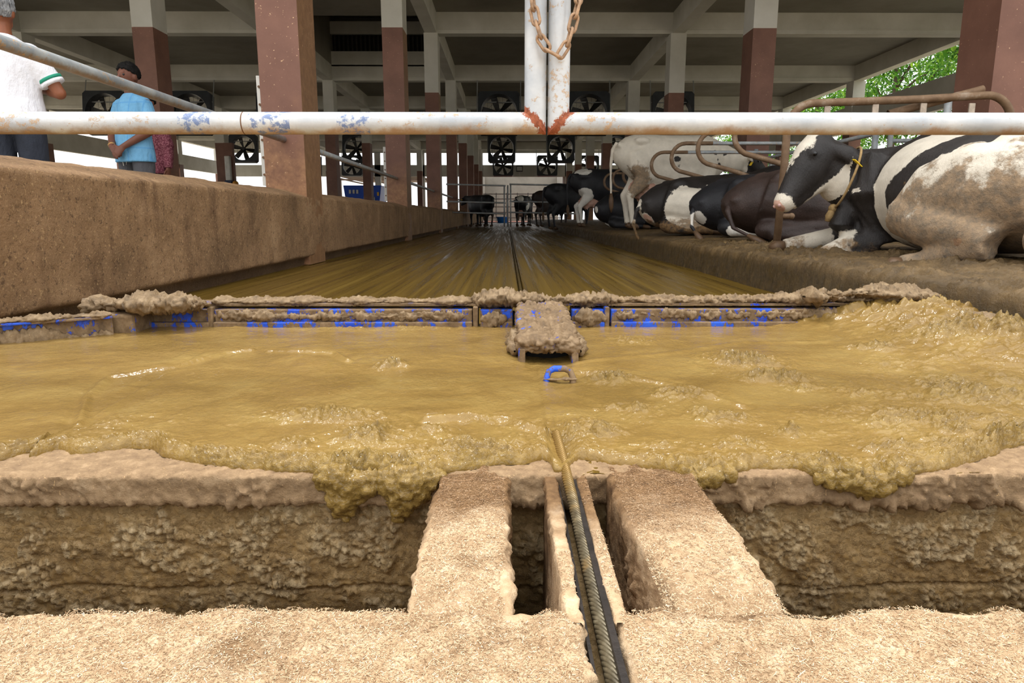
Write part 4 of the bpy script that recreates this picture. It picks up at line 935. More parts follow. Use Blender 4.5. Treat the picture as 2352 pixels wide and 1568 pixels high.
for z in (0.35, 0.8, 1.25, 1.9, 2.3):
    b = MB(); b.tube([(-2.0, 58, z), (4.6, 58, z)], 0.04, 6); o = b.build('rail', GALV, g); o.matrix_parent_inverse = inv.copy()
for x in np.linspace(-1.8, 4.4, 8):
    b = MB(); b.tube([(x, 58, 0.0), (x, 58, 2.4)], 0.04, 6); o = b.build('post', GALV, g); o.matrix_parent_inverse = inv.copy()
BLUEW = simple('blue_wagon_paint', (16, 78, 196), 0.4)
g = tag(empty('feed_wagon', (-9.9, 49, 0.15)), 'blue feed mixer wagon parked in the open beyond the columns', 'wagon')
b = MB(); V = [(-1.1, -1.2, 0.5), (1.0, -1.2, 0.5), (1.0, 1.2, 0.5), (-1.1, 1.2, 0.5), (-1.3, -1.4, 2.4), (1.3, -1.4, 2.4), (1.3, 1.4, 2.4), (-1.3, 1.4, 2.4)]
b.add(V, [(3, 2, 1, 0), (4, 5, 6, 7), (0, 1, 5, 4), (1, 2, 6, 5), (2, 3, 7, 6), (3, 0, 4, 7)]); b.build('hopper', BLUEW, g, bevel=0.03)
for x in (-0.6, 0.6):
    b = MB(); b.tube([(x, -1.25, 0.4), (x, -0.95, 0.4)], 0.4, 20); b.build('wheel', BLADE, g)
b = MB(); b.tube([(0.1, -1.32, 0.9), (0.1, -1.36, 1.6), (0.3, -1.37, 1.75), (0.6, -1.37, 1.75), (0.8, -1.36, 1.6), (0.8, -1.32, 0.9)], 0.04, 8); b.build('ladder', WCH, g, smooth=True)
for x in (-0.85, -0.6, -0.35): b = MB(); b.box(x - 0.07, x + 0.07, -1.41, -1.38, 1.85, 2.1); b.build('white_marking', WCH, g)
b = MB(); b.box(1.0, 1.12, -1.40, -1.37, 1.7, 1.95); b.build('yellow_marking', simple('yellow_mark', (230, 180, 40), 0.5), g)
b = MB()
for k in range(9): b.box(-13.5, -6.9, 56 + k * 1.2, 56.1 + k * 1.2, 3.3 + k * 0.06, 3.42 + k * 0.06)
for x in (-13.4, -11.2, -9.0, -7.0): b.box(x - 0.06, x + 0.06, 56, 66, 3.4, 3.5); b.box(x - 0.08, x + 0.08, 56, 56.16, 0, 3.4)
b.box(-13.6, -6.8, 56, 66, 3.62, 3.66)
tag(b.build('roof_shelter', simple('brown_roof_timber', (112, 92, 78), 0.8)), kind='structure')
# control cabinet on a left-wing column
g = tag(empty('control_cabinet', (-12.9, 32.6, 0.2)), 'white and blue control unit on a brown column left of the fan', 'cabinet')
b = MB(); b.box(-0.16, 0.16, -0.3, 0.0, 0.9, 1.9); b.build('blue_body', simple('navy_case', (20, 36, 74), 0.5), g, bevel=0.02)
b = MB(); b.box(-0.12, 0.12, -0.26, -0.04, 1.9, 3.0); b.build('white_tube', WCH, g, bevel=0.03)
b = MB(); b.ball((0.3, -0.2, 1.75), 0.14); b.build('yellow_knob', simple('amber_knob', (206, 140, 50), 0.5), g, smooth=True)
b = MB(); b.box(-0.2, 0.2, -0.05, 0.2, 0.0, 3.6); b.build('post', BROWN, g)

# ================================================================ trees outside the right side
def m_leaf():
    m = Mat('green_leaf', rough=0.55); c = m.ramp(m.attr('tint'), [(0.0, srgb(36, 84, 16)), (0.5, srgb(82, 140, 30)), (1.0, srgb(150, 190, 60))]); m.set('Base Color', c)
    t = m.t; tr = t.nodes.new('ShaderNodeBsdfTranslucent'); mx = t.nodes.new('ShaderNodeMixShader'); mx.inputs[0].default_value = 0.45; t.links.new(c, tr.inputs[0])
    t.links.new(m.b.outputs[0], mx.inputs[1]); t.links.new(tr.outputs[0], mx.inputs[2]); t.links.new(mx.outputs[0], t.nodes['Material Output'].inputs[0]); return m.m
LEAF = m_leaf(); BARK = simple('brown_bark', (92, 76, 60), 0.9, var=0.4, vs=5, bump=0.4, bs=20)
def tree(x, y, H, R, n, seed, label):
    r = np.random.default_rng(seed); g = tag(empty('tree', (x, y, -0.1)), label, 'tree', 'trees outside the barn')
    b = MB(); b.loft([(0, 0, 0), (0.1, 0, H * 0.35), (0, 0.1, H * 0.8)], [0.22, 0.16, 0.05], n=8)
    tips = []
    for k in range(9):
        a = r.uniform(0, 6.28); z0 = H * r.uniform(0.25, 0.6); L = R * r.uniform(0.6, 0.95); e = (L * math.cos(a), L * math.sin(a), z0 + H * r.uniform(0.05, 0.3))
        b.loft([(0.05, 0.05, z0), (e[0] * 0.5, e[1] * 0.5, (z0 + e[2]) / 2 + 0.2), e], [0.08, 0.05, 0.02], n=6); tips.append(e)
    b.build('trunk', BARK, g, smooth=True)
    cl = np.array(tips + [(r.normal(0, R * 0.45), r.normal(0, R * 0.45), H * r.uniform(0.35, 1.0)) for _ in range(22)])
    C = cl[r.integers(0, len(cl), n)] + r.normal(0, 1, (n, 3)) * [R * 0.2, R * 0.2, R * 0.13]
    a = r.normal(0, 1, (n, 3)); a /= np.linalg.norm(a, axis=1, keepdims=True); bb = np.cross(a, r.normal(0, 1, (n, 3))); bb /= np.linalg.norm(bb, axis=1, keepdims=True)
    s = r.uniform(0.045, 0.10, n)[:, None]
    V = np.stack([C - a * s * 1.5, C - bb * s * 0.6, C + a * s * 1.5, C + bb * s * 0.6], 1).reshape(-1, 3)
    me = mesh_np('foliage', V, np.arange(4 * n).reshape(n, 4), smooth=False); fattr(me, 'tint', np.clip(r.normal(0.5, 0.25, n), 0, 1), 'FACE'); o = link('foliage', me, LEAF, g); tag(o, kind='stuff')
tl = ['leafy tree seen through the slot beside the big right column', 'tree filling the middle of the side slot', 'tree showing at the far end of the side slot', 'low bushy tree behind the opposite stalls', 'tree beyond the opposite stalls near the end wall', 'tall thin-leaved tree outside the far side slot', 'rounded tree behind the bent pipe frame']
for k, (x, y, H, R) in enumerate([(18.8, 26, 11, 3.0), (18.8, 34.5, 11, 3.0), (18.8, 43, 12, 3.0), (18.3, 18.6, 6, 2.0), (18.8, 52, 9, 3.0), (31, 38.5, 15, 4), (18.2, 12.0, 7, 2.0)]):
    tree(x, y, H, R, 12000, 500 + k, tl[k])
HEDGE = None
# ================================================================ cows
def cow_mat(name, dark, light, dirtc=(112, 84, 52)):
    m = Mat(name, rough=0.55, spec=0.35); co = m.co()
    w = m.math('ADD', m.attr('white'), m.math('ADD', m.math('MULTIPLY', m.math('SUBTRACT', m.noise(7, 4, 0.6, co), 0.5), 0.12), m.math('MULTIPLY', m.math('SUBTRACT', m.noise(70, 3, 0.6, co), 0.5), 0.025)))
    w = m.step(w, -0.006, 0.006)
    d_ = srgb(*dark); dk = m.ramp(m.noise(5, 4, 0.6, co), [(0.35, d_), (0.7, tuple(min(1, c * 1.9 + 0.004) for c in d_[:3]) + (1,))])
    lg = m.ramp(m.noise(6, 6, 0.65, co), [(0.3, tuple(c * 0.78 for c in srgb(*light)[:3]) + (1,)), (0.65, srgb(*light))])
    c = m.mix(w, dk, lg)
    pk = m.step(m.math('ADD', m.attr('pink'), m.math('MULTIPLY', m.math('SUBTRACT', m.noise(14, 4, 0.6, co), 0.5), 0.5)), 0.4, 0.7)
    c = m.mix(pk, c, m.ramp(m.noise(10, 4, 0.6, co), [(0.3, srgb(186, 140, 118)), (0.7, srgb(224, 186, 168))]))
    dn = m.math('ADD', m.attr('dirt'), m.math('MULTIPLY', m.math('SUBTRACT', m.noise(7, 7, 0.68, co), 0.5), 1.5))
    dt = m.step(dn, 0.45, 0.68)
    c = m.mix(m.math('MULTIPLY', dt, 0.82), c, m.ramp(m.noise(24, 6, 0.7, co), [(0.3, srgb(*[int(v * 0.55) for v in dirtc])), (0.7, srgb(*[min(255, int(v * 1.3)) for v in dirtc]))]))
    m.set('Base Color', c); m.set('Roughness', m.math('ADD', 0.5, m.math('MULTIPLY', dt, 0.35)))
    m.bump(m.noise(60, 4, 0.7, m.co((1.6, 1.6, 0.7))), 0.5, 0.010); m.bump(m.math('MULTIPLY', dt, m.noise(40, 4, 0.7, co)), 0.6, 0.012); return m.m
HOL = cow_mat('holstein_hide', (24, 24, 27), (232, 226, 214)); BRN = cow_mat('dark_brown_hide', (44, 32, 27), (206, 176, 134)); HOL_D = cow_mat('soiled_holstein_hide', (30, 26, 24), (222, 212, 194), (118, 92, 60))
HORN = simple('soiled_hoof', (92, 68, 44), 0.6, var=0.3, vs=20); TAGM = simple('yellow_ear_tag', (238, 200, 30), 0.45); ROPEM = simple('tan_hemp_rope', (156, 128, 84), 0.85, var=0.3, vs=60); EYE = simple('wet_dark_eye', (10, 9, 9), 0.15); NOSE = simple('pink_grey_nose', (196, 156, 148), 0.35, var=0.25, vs=20)
def ell(p, c, r):
    q = (p - np.array(c)) / np.array(r); return (np.linalg.norm(q, axis=1) - 1) * min(r)
def cap(p, a, b, r):
    a, b = np.array(a, float), np.array(b, float); ab = b - a; u = np.clip(((p - a) @ ab) / (ab @ ab), 0, 1); return np.linalg.norm(p - a - u[:, None] * ab, axis=1) - r

def head_parts(b, poll, muzzle, up, s=1.0, droop=0.0):
    """skull, muzzle, jaw and ears between poll and muzzle tip; returns eye, ear-tip and nose places"""
    poll = np.array(poll, float); muz = np.array(muzzle, float); f = muz - poll; L = np.linalg.norm(f); f /= L; up = np.array(up, float); up -= f * (up @ f); up /= np.linalg.norm(up); sd = np.cross(up, f)
    P = lambda a, h, w=0: poll + f * a * L + up * h * s + sd * w * s
    pts = [P(-0.06, -0.05), P(0.06, -0.035), P(0.22, -0.045), P(0.42, -0.06), P(0.62, -0.065), P(0.80, -0.068), P(0.93, -0.075), P(1.0, -0.08)]
    rad = [(0.075, 0.10), (0.115, 0.125), (0.122, 0.142), (0.108, 0.130), (0.082, 0.102), (0.068, 0.078), (0.067, 0.068), (0.048, 0.05)]
    b.loft(pts, [(a * s, c * s) for a, c in rad], n=16, up=up)
    b.loft([P(0.12, -0.15), P(0.35, -0.19), P(0.6, -0.155), P(0.85, -0.125)], [(0.075 * s, 0.07 * s), (0.07 * s, 0.065 * s), (0.05 * s, 0.05 * s), (0.045 * s, 0.04 * s)], n=10, up=up)
    ears = []
    for q in (-1, 1):
        e0, e1, e2 = P(0.08, -0.03 - 0.02 * droop, q * 0.09), P(0.04, -0.05 - 0.10 * droop, q * (0.19 - 0.04 * droop)), P(0.05 + 0.04 * droop, -0.10 - 0.14 * droop, q * (0.29 - 0.12 * droop))
        b.loft([e0, e1, e2], [(0.04 * s, 0.035 * s), (0.06 * s, 0.028 * s), (0.022 * s, 0.015 * s)], n=10, up=up); ears.append((P(0.045, -0.075 - 0.11 * droop, q * (0.22 - 0.03 * droop)), f, sd * q, up))
        b.ball(P(0.30, 0.02, q * 0.098), 0.03 * s, 8, 6)
    b.ball(P(0.0, 0.045), 0.05 * s, 8, 6)
    return dict(eyes=[P(0.30, 0.012, q * 0.109) for q in (-1, 1)], ears=ears, nose=P(0.985, -0.06), f=f, up=up, sd=sd, P=P)
def leg(b, pts, rad): b.loft(pts, rad, n=12)

def finish(b, name, voxel, it, mat, fn, loc, rz, label, hd, group='cows', tags=(1,), tail=None, hooves=(), rope_loop=None, udder=None):
    root = tag(empty('cow', loc, rz), label, 'cow', group); me = b.remesh('body', voxel, it)
    P = co_of(me); w, d, pk = fn(P); fattr(me, 'white', w); fattr(me, 'dirt', d); fattr(me, 'pink', pk); link('body', me, mat, root)
    for e in hd['eyes']: x = MB(); x.ball(e, 0.017, 12, 8); x.build('eye', EYE, root, smooth=True)
    for i in tags:
        c, f, sd, up = hd['ears'][i]; x = MB(); n_ = f * 0.9 - sd * 0.3; n_ = n_ / np.linalg.norm(n_); u2 = up; s2 = np.cross(n_, u2)
        x.obox(c - u2 * 0.035 + f * 0.028, s2, n_, u2, 0.024, 0.003, 0.034); x.build('ear_tag', TAGM, root, bevel=0.002)
    for q in (-1, 1):
        x = MB(); x.ball(hd['P'](0.992, -0.05, q * 0.028), (0.013, 0.013, 0.013), 8, 6); x.build('nostril', NOSE, root, smooth=True)
    if tail is not None:
        x = MB(); x.loft(tail, list(np.linspace(0.036, 0.016, len(tail))), n=8); t = x.remesh('tail', 0.011, 3); Q = co_of(t); w2, d2, p2 = fn(Q); fattr(t, 'white', w2); fattr(t, 'dirt', d2); fattr(t, 'pink', p2); t_o = link('tail', t, mat, root)
        e = np.array(tail[-1]); pv = np.array(tail[-2]); dr = (e - pv) / np.linalg.norm(e - pv); x = MB(); x.loft([e - dr * 0.06, e + dr * 0.04, e + dr * 0.14, e + dr * 0.22], [0.018, 0.04, 0.034, 0.008], n=8); x.build('tail_switch', HORN, t_o, smooth=True)
    for h0, h1, rr in hooves:
        h0, h1 = np.array(h0), np.array(h1); dv = h1 - h0
        for q in (-1, 1):
            s_ = np.cross(dv, [0, 0, 1.0]); s_ = s_ / (np.linalg.norm(s_) + 1e-9); x = MB(); x.loft([h0 + s_ * q * rr * 0.5, h0 + dv * 0.6 + s_ * q * rr * 0.6, h1 + s_ * q * rr * 0.55], [rr * 0.72, rr * 0.78, rr * 0.38], n=8); x.build('hoof', HORN, root, smooth=True)
    if rope_loop: x = MB(); x.tube(rope_loop, 0.008, 8, closed=True); x.build('neck_rope', ROPEM, root, smooth=True)
    return root

def standing(name_label, loc, rz, mat, fn, voxel=0.026, head_y=0.0, head_z=1.25, sc_=1.0, udder=True, tags=(0, 1), tail=True):
    b = MB()
    secs = [(-0.86, 1.20, 0.07, 0.10), (-0.80, 1.16, 0.16, 0.20), (-0.68, 1.12, 0.235, 0.27), (-0.50, 1.07, 0.275, 0.335), (-0.25, 0.99, 0.305, 0.40), (0.0, 0.955, 0.345, 0.425), (0.28, 0.965, 0.335, 0.42), (0.52, 1.01, 0.27, 0.385), (0.70, 1.04, 0.205, 0.30), (0.82, 1.04, 0.12, 0.2)]
    b.loft([(x, 0, z) for x, z, w, h in secs], [(w, h) for x, z, w, h in secs], n=24)
    b.loft([(0.5, 0, 1.12), (0.8, head_y * 0.3, 1.14 + (head_z - 1.2) * 0.4), (1.08, head_y * 0.8, head_z - 0.02), (1.2, head_y, head_z + 0.02)], [(0.17, 0.28), (0.13, 0.21), (0.105, 0.15), (0.09, 0.11)], n=16)
    hd = head_parts(b, (1.20, head_y, head_z + 0.06), (1.64, head_y * 1.5, head_z - 0.22), (0.4, 0, 1))
    for q in (-1, 1):
        b.loft([(-0.56, q * 0.15, 1.12), (-0.50, q * 0.19, 0.92), (-0.45, q * 0.19, 0.76), (-0.56, q * 0.175, 0.62), (-0.67, q * 0.165, 0.50), (-0.645, q * 0.16, 0.36), (-0.62, q * 0.155, 0.18), (-0.60, q * 0.155, 0.10)], [(0.14, 0.2), (0.125, 0.2), (0.095, 0.15), (0.07, 0.1), (0.052, 0.072), (0.04, 0.048), (0.04, 0.044), (0.05, 0.052)], n=12, up=(1, 0, 0))
        b.loft([(0.52, q * 0.14, 1.0), (0.50, q * 0.185, 0.80), (0.49, q * 0.18, 0.62), (0.52, q * 0.165, 0.42), (0.51, q * 0.16, 0.22), (0.53, q * 0.16, 0.10)], [(0.12, 0.2), (0.10, 0.15), (0.075, 0.095), (0.052, 0.06), (0.037, 0.04), (0.05, 0.052)], n=12, up=(1, 0, 0))
        b.ball((-0.52, q * 0.22, 1.27), (0.12, 0.07, 0.06)); b.ball((-0.83, q * 0.11, 1.22), (0.05, 0.05, 0.05))
    if udder:
        b.ball((-0.36, 0, 0.64), (0.22, 0.19, 0.17)); b.ball((-0.47, 0, 0.60), (0.15, 0.17, 0.15))
        for tx, ty in ((-0.28, 0.08), (-0.28, -0.08), (-0.46, 0.08), (-0.46, -0.08)): b.loft([(tx, ty, 0.52), (tx, ty, 0.45), (tx, ty, 0.41)], [0.035, 0.026, 0.018], n=8)
    hv = [((-0.62, q * 0.155, 0.09), (-0.52, q * 0.155, 0.035), 0.05) for q in (-1, 1)] + [((0.52, q * 0.16, 0.09), (0.62, q * 0.16, 0.035), 0.05) for q in (-1, 1)]
    tl = [(-0.84, 0, 1.26), (-0.91, 0.0, 1.16), (-0.93, 0.01, 0.95), (-0.92, 0.02, 0.70), (-0.91, 0.02, 0.48)] if tail else None
    return finish(b, 'cow', voxel, 5, mat, fn, loc, rz, name_label, hd, tags=tags, tail=tl, hooves=hv)

def lying(label, loc, rz, mat, fn, side=1, voxel=0.024, head=None, tail=None, legs=True, tags=(0, 1), zs=0.86):
    """resting on the chest; side=+1 shows the legs on the cow's left"""
    b = MB(); y = side
    secs = [(-0.92, 0.34, 0.08, 0.10), (-0.86, 0.36, 0.17, 0.20), (-0.72, 0.39, 0.28, 0.30), (-0.5, 0.42, 0.35, 0.36), (-0.2, 0.43, 0.42, 0.41), (0.1, 0.43, 0.43, 0.42), (0.38, 0.45, 0.385, 0.42), (0.58, 0.48, 0.30, 0.38), (0.74, 0.49, 0.21, 0.29), (0.84, 0.48, 0.12, 0.2)]
    b.loft([(x, 0, z) for x, z, w, h in secs], [(w, h) for x, z, w, h in secs], n=26)
    hd_p, hd_m, hup, nk = head if head else ((1.12, -0.05 * y, 0.98), (1.52, -0.12 * y, 0.70), (0.4, 0, 1), None)
    hp = np.array(hd_p); mid = np.array([0.62, 0, 0.62]) * 0.45 + hp * 0.55 if nk is None else np.array(nk)
    b.loft([(0.50, 0.0, 0.58), mid, hp + (np.array([0, 0, -0.05]))], [(0.24, 0.31), (0.17, 0.22), (0.11, 0.13)], n=16)
    hd = head_parts(b, hd_p, hd_m, hup)
    b.ball((-0.50, y * 0.23, 0.70), (0.11, 0.08, 0.085)); b.ball((-0.5, -y * 0.20, 0.72), (0.10, 0.08, 0.08)); b.loft([(-0.9, 0, 0.50), (-0.7, 0, 0.69), (-0.4, 0, 0.79), (0.1, 0, 0.84), (0.5, 0, 0.86)], [0.035, 0.04, 0.04, 0.035, 0.06], n=8); b.ball((-0.86, y * 0.12, 0.46), (0.06, 0.05, 0.06)); b.ball((-0.86, -y * 0.12, 0.46), (0.06, 0.05, 0.06))
    b.loft([(-0.66, y * 0.20, 0.46), (-0.38, y * 0.34, 0.40), (-0.10, y * 0.42, 0.32), (0.02, y * 0.44, 0.24)], [(0.17, 0.24), (0.19, 0.27), (0.14, 0.2), (0.08, 0.11)], n=14)
    b.loft([(-0.02, y * 0.44, 0.24), (-0.30, y * 0.42, 0.17), (-0.58, y * 0.38, 0.12), (-0.66, y * 0.37, 0.10)], [0.12, 0.11, 0.085, 0.07], n=12)
    b.loft([(-0.66, y * 0.38, 0.085), (-0.46, y * 0.46, 0.075), (-0.24, y * 0.55, 0.07), (-0.16, y * 0.58, 0.07)], [0.066, 0.056, 0.052, 0.06], n=12)
    b.loft([(0.52, y * 0.20, 0.55), (0.44, y * 0.30, 0.34), (0.46, y * 0.34, 0.20)], [(0.15, 0.22), (0.13, 0.17), (0.1, 0.11)], n=12)
    b.loft([(0.46, y * 0.34, 0.18), (0.66, y * 0.35, 0.14), (0.86, y * 0.36, 0.09)], [0.10, 0.085, 0.066], n=12)
    b.loft([(0.86, y * 0.37, 0.085), (0.68, y * 0.42, 0.065), (0.52, y * 0.44, 0.06)], [0.062, 0.046, 0.05], n=12)
    b.loft([(0.50, -y * 0.22, 0.30), (0.8, -y * 0.16, 0.16), (1.02, -y * 0.10, 0.10), (1.24, -y * 0.06, 0.07)], [0.12, 0.08, 0.058, 0.052], n=12)
    b.ball((-0.62, y * 0.30, 0.14), (0.14, 0.13, 0.12))
    hv = [((-0.18, y * 0.575, 0.07), (-0.06, y * 0.61, 0.045), 0.052), ((0.52, y * 0.44, 0.06), (0.42, y * 0.455, 0.045), 0.048), ((1.22, -y * 0.06, 0.07), (1.34, -y * 0.05, 0.045), 0.05)]
    r_ = finish(b, 'cow', voxel, 5, mat, fn, loc, rz, label, hd, tail=tail, hooves=hv, tags=tags); r_.scale = (1, 1, zs); return r_

# ---- the near cow: lies along the kerb, head turned across to the left
def near_cow():
    b = MB(); OX, OY, OZ = 2.66, 3.93, 0.235
    def W(px, py, D): p = at_depth(px, py, D); return np.array([p[1] - OY, -(p[0] - OX), p[2] - OZ])     # picture point at a known distance -> cow's own axes
    secs = [(-0.92, 0.32, 0.10, 0.11), (-0.86, 0.33, 0.19, 0.20), (-0.72, 0.34, 0.30, 0.26), (-0.5, 0.35, 0.36, 0.295), (-0.2, 0.365, 0.43, 0.325), (0.08, 0.37, 0.45, 0.345), (0.34, 0.385, 0.40, 0.35), (0.55, 0.40, 0.31, 0.325), (0.72, 0.40, 0.23, 0.27), (0.84, 0.39, 0.14, 0.18)]
    b.loft([(x, 0, z - 0.02) for x, z, w, h in secs], [(w, h) for x, z, w, h in secs], n=28)
    poll, muz = W(1884, 322, 4.62), W(1772, 462, 4.52)
    b.loft([(0.44, 0.0, 0.44), W(2060, 432, 4.50), W(1990, 422, 4.58), W(1930, 400, 4.62), poll + [0, 0.0, -0.09]], [(0.24, 0.30), (0.20, 0.27), (0.165, 0.235), (0.135, 0.185), (0.10, 0.13)], n=18)
    hd = head_parts(b, poll, muz, W(1800, 330, 4.5) - W(1860, 420, 4.5), 1.0, 1.0)
    b.loft([W(1960, 470, 4.56), W(1935, 520, 4.55), W(1950, 560, 4.55)], [(0.07, 0.11), (0.09, 0.12), (0.08, 0.09)], n=10)
    y = 1
    b.ball((-0.52, 0.20, 0.555), (0.11, 0.08, 0.075)); b.ball((-0.48, -0.12, 0.60), (0.09, 0.08, 0.05)); b.ball((0.42, 0.02, 0.69), (0.14, 0.06, 0.06))
    b.loft([(-0.70, 0.18, 0.36), (-0.47, 0.31, 0.34), (-0.24, 0.41, 0.30), (-0.10, 0.45, 0.22)], [(0.15, 0.21), (0.16, 0.25), (0.12, 0.20), (0.08, 0.11)], n=14)
    hock = np.array([-0.64, 0.33, 0.085]); fet = W(2120, 602, 3.58); toe = W(2032, 612, 3.66)
    b.loft([(-0.10, 0.44, 0.24), (-0.32, 0.43, 0.18), (-0.54, 0.37, 0.14), hock], [0.13, 0.125, 0.10, 0.085], n=12)
    b.loft([hock, (hock + fet) / 2 + [0, 0.01, 0.012], fet, fet * 0.4 + toe * 0.6], [0.082, 0.062, 0.058, 0.055], n=12)
    el = W(2015, 560, 4.42); kn = W(1892, 592, 4.52); hf = W(1985, 600, 4.40)
    b.loft([(0.56, 0.22, 0.50), (0.50, 0.32, 0.34), el], [(0.15, 0.23), (0.14, 0.18), (0.11, 0.12)], n=12)
    b.loft([el, (el + kn) / 2 + [0, 0, 0.03], kn], [0.105, 0.09, 0.075], n=12)
    b.loft([kn + [0.0, 0, -0.02], (kn + hf) / 2 + [-0.05, 0.0, -0.015], hf + [-0.05, 0, 0]], [0.068, 0.05, 0.05], n=12)
    k2 = W(1905, 545, 4.75); h2 = W(1800, 566, 4.85)
    b.loft([(0.66, 0.22, 0.28), W(1960, 535, 4.65), k2, h2], [0.12, 0.09, 0.066, 0.055], n=12)
    b.ball((-0.88, 0.22, 0.12), (0.11, 0.12, 0.11))
    hv = [(fet * 0.45 + toe * 0.55, toe, 0.056), (hf + [-0.04, 0, 0], hf + [-0.12, 0.05, -0.01], 0.046), (h2, W(1768, 568, 4.87), 0.055)]
    f_, u_, s_ = hd['f'], hd['up'], hd['sd']
    nb = W(2052, 470, 4.5)
    def fn(P):
        # positive = white
        lin = 0.34 - P[:, 0]                       # behind the shoulder line
        fr = -np.minimum(0, 0) - (-lin)                                        # white where lin > 0
        w = lin.copy()
        w = np.where(P[:, 0] < -2, w, w)
        neckish = cap(P, W(2060, 430, 4.55), poll, 0.30); 
        blk = cap(P, (-0.55, 0.04, 0.62), (-0.18, 0.18, 0.62), 0.11); w = np.minimum(w, blk)
        blk2 = cap(P, (-0.18, 0.18, 0.62), (0.02, 0.40, 0.34), 0.12); w = np.minimum(w, blk2)
        # white marks on the head: blaze, muzzle, jaw
        t = (P - poll) @ f_; hgt = (P - poll) @ u_; sdv = np.abs((P - poll) @ s_); L = np.linalg.norm(muz - poll)
        onhead = (neckish > -5) & (t > -0.08) & (hgt > -0.32) & (hgt < 0.2) & (P[:, 1] > 0.45)
        blaze = np.minimum(hgt - 0.066 + 0.035 * np.clip(t / L, 0, 1), 0.075 - sdv + 0.02); mz = t - 0.86 * L; jaw = np.minimum(-0.185 - hgt, 0.05 + t)
        w = np.where(onhead, np.maximum.reduce([blaze, mz, jaw * 1.0]), w)
        # white stockings in front
        sock = np.minimum(cap(P, kn, kn * 0.5 + el * 0.5 + np.array([0.02, 0, 0.03]), 0.10), cap(P, k2, h2, 0.085)); w = np.maximum(w, -sock)
        w = np.minimum(w, cap(P, el * 0.55 + kn * 0.45 + np.array([-0.05, 0.02, -0.02]), el, 0.115)) if False else w
        d = sstep(0.22, -0.30, P[:, 0]) * (0.42 + 0.45 * sstep(0.58, 0.2, P[:, 2])) + 0.55 * sstep(0.16, 0.05, P[:, 2])
        d = np.where(P[:, 2] > 0.60, d * 0.45, d); d = np.where(P[:, 1] > 0.75, 0, d); d = np.where((P[:, 0] > 0.45) & (P[:, 2] > 0.12), d * 0.15, d)
        pk = np.clip(1 - np.linalg.norm((P - [-0.88, 0.22, 0.12]) / [0.13, 0.14, 0.13], axis=1), 0, 1) * 3 + 0.9 * (np.linalg.norm(P - hd['nose'], axis=1) < 0.05)
        pk = np.maximum(pk, 0.75 * (np.linalg.norm(P - (hock + [0.08, 0.07, 0.03]), axis=1) < 0.06))
        return w, d, pk
    c0 = W(1958, 415, 4.60); a1 = W(1970, 342, 4.60); a2 = W(1917, 475, 4.58); lp = []
    ctr = (a1 + a2) / 2; v1 = (a1 - a2) / 2; ax = W(2050, 425, 4.55) - W(1930, 395, 4.62); ax /= np.linalg.norm(ax); v1 -= ax * (v1 @ ax) * 0.0; v2 = np.cross(ax, v1 / np.linalg.norm(v1)) * 0.185
    for k in range(28): an = 2 * math.pi * k / 28; lp.append(ctr + v1 * math.cos(an) * 1.04 + v2 * math.sin(an))
    root = finish(b, 'cow', 0.015, 6, HOL_D, fn, (OX, OY, OZ), math.pi / 2, 'near black and white cow lying with its head turned left, rope round its neck', hd, group='cows', tags=(0, 1), hooves=hv, rope_loop=lp)
    x = MB(); kb = a2 + np.array([0, 0.01, -0.01]); x.ball(kb, (0.03, 0.03, 0.03)); x.loft([kb, kb + np.array([0, 0.02, -0.05]), kb + np.array([0, 0.03, -0.085])], [0.02, 0.028, 0.018], n=8); x.build('rope_knot', ROPEM, root, smooth=True)
near_cow()

# ---- lying cows in the stalls, rumps to the alley
def z3(P): return np.zeros(len(P))
def f_brown(P): return z3(P) - 0.3, 0.12 * sstep(0.6, 0.1, P[:, 2]) + 0.1, z3(P)
def f_blackwhitefoot(P): return -np.minimum(cap(P, (-0.6, -0.45, 0.08), (-0.1, -0.6, 0.06), 0.12), ell(P, (-0.9, -0.08, 0.25), (0.1, 0.1, 0.1))), 0.15 + z3(P), z3(P)
def f_whitehind(P):
    w = -np.minimum(ell(P, (-0.42, -0.36, 0.38), (0.30, 0.30, 0.32)), ell(P, (-0.1, -0.45, 0.5), (0.16, 0.2, 0.3)))
    w = np.minimum(w, ell(P, (-0.30, -0.2, 0.68), (0.16, 0.14, 0.09)))
    w = np.maximum(w, -cap(P, (-0.9, 0, 0.45), (-1.1, 0, -0.1), 0.07)); w = np.maximum(w, -ell(P, (-0.86, -0.08, 0.2), (0.12, 0.08, 0.13)))
    return w, 0.55 * sstep(0.35, 0.08, P[:, 2]) + 0.18, 0.8 * (ell(P, (-0.30, -0.45, 0.34), (0.14, 0.12, 0.1)) < 0) + 0.8 * (ell(P, (-0.88, -0.1, 0.2), (0.1, 0.07, 0.1)) < 0)
def stall_z(x): return float(BEDZ(x)) + 0.0
lying('dark brown cow lying in the first stall behind the pipe post', (2.86, 6.20, 0.235), 0.05, BRN, f_brown, -1, 0.02, tail=[(-0.88, -0.02, 0.46), (-0.93, -0.10, 0.34), (-0.90, -0.17, 0.16), (-0.76, -0.28, 0.05)], zs=0.78)
lying('black cow with one pale hind leg lying behind the brown cow', (2.90, 7.52, 0.235), 0.12, HOL, f_blackwhitefoot, -1, 0.022, tail=[(-0.88, -0.02, 0.46), (-0.94, -0.05, 0.32), (-0.95, -0.08, 0.14), (-0.9, -0.12, 0.04)], zs=0.80)
lying('black and white cow lying with its tail over the kerb', (2.60, 8.85, 0.232), 0.10, HOL_D, f_whitehind, -1, 0.02, tail=[(-0.90, -0.02, 0.46), (-0.98, -0.05, 0.34), (-1.02, -0.06, 0.15), (-0.98, -0.08, 0.0), (-0.92, -0.10, -0.14)])
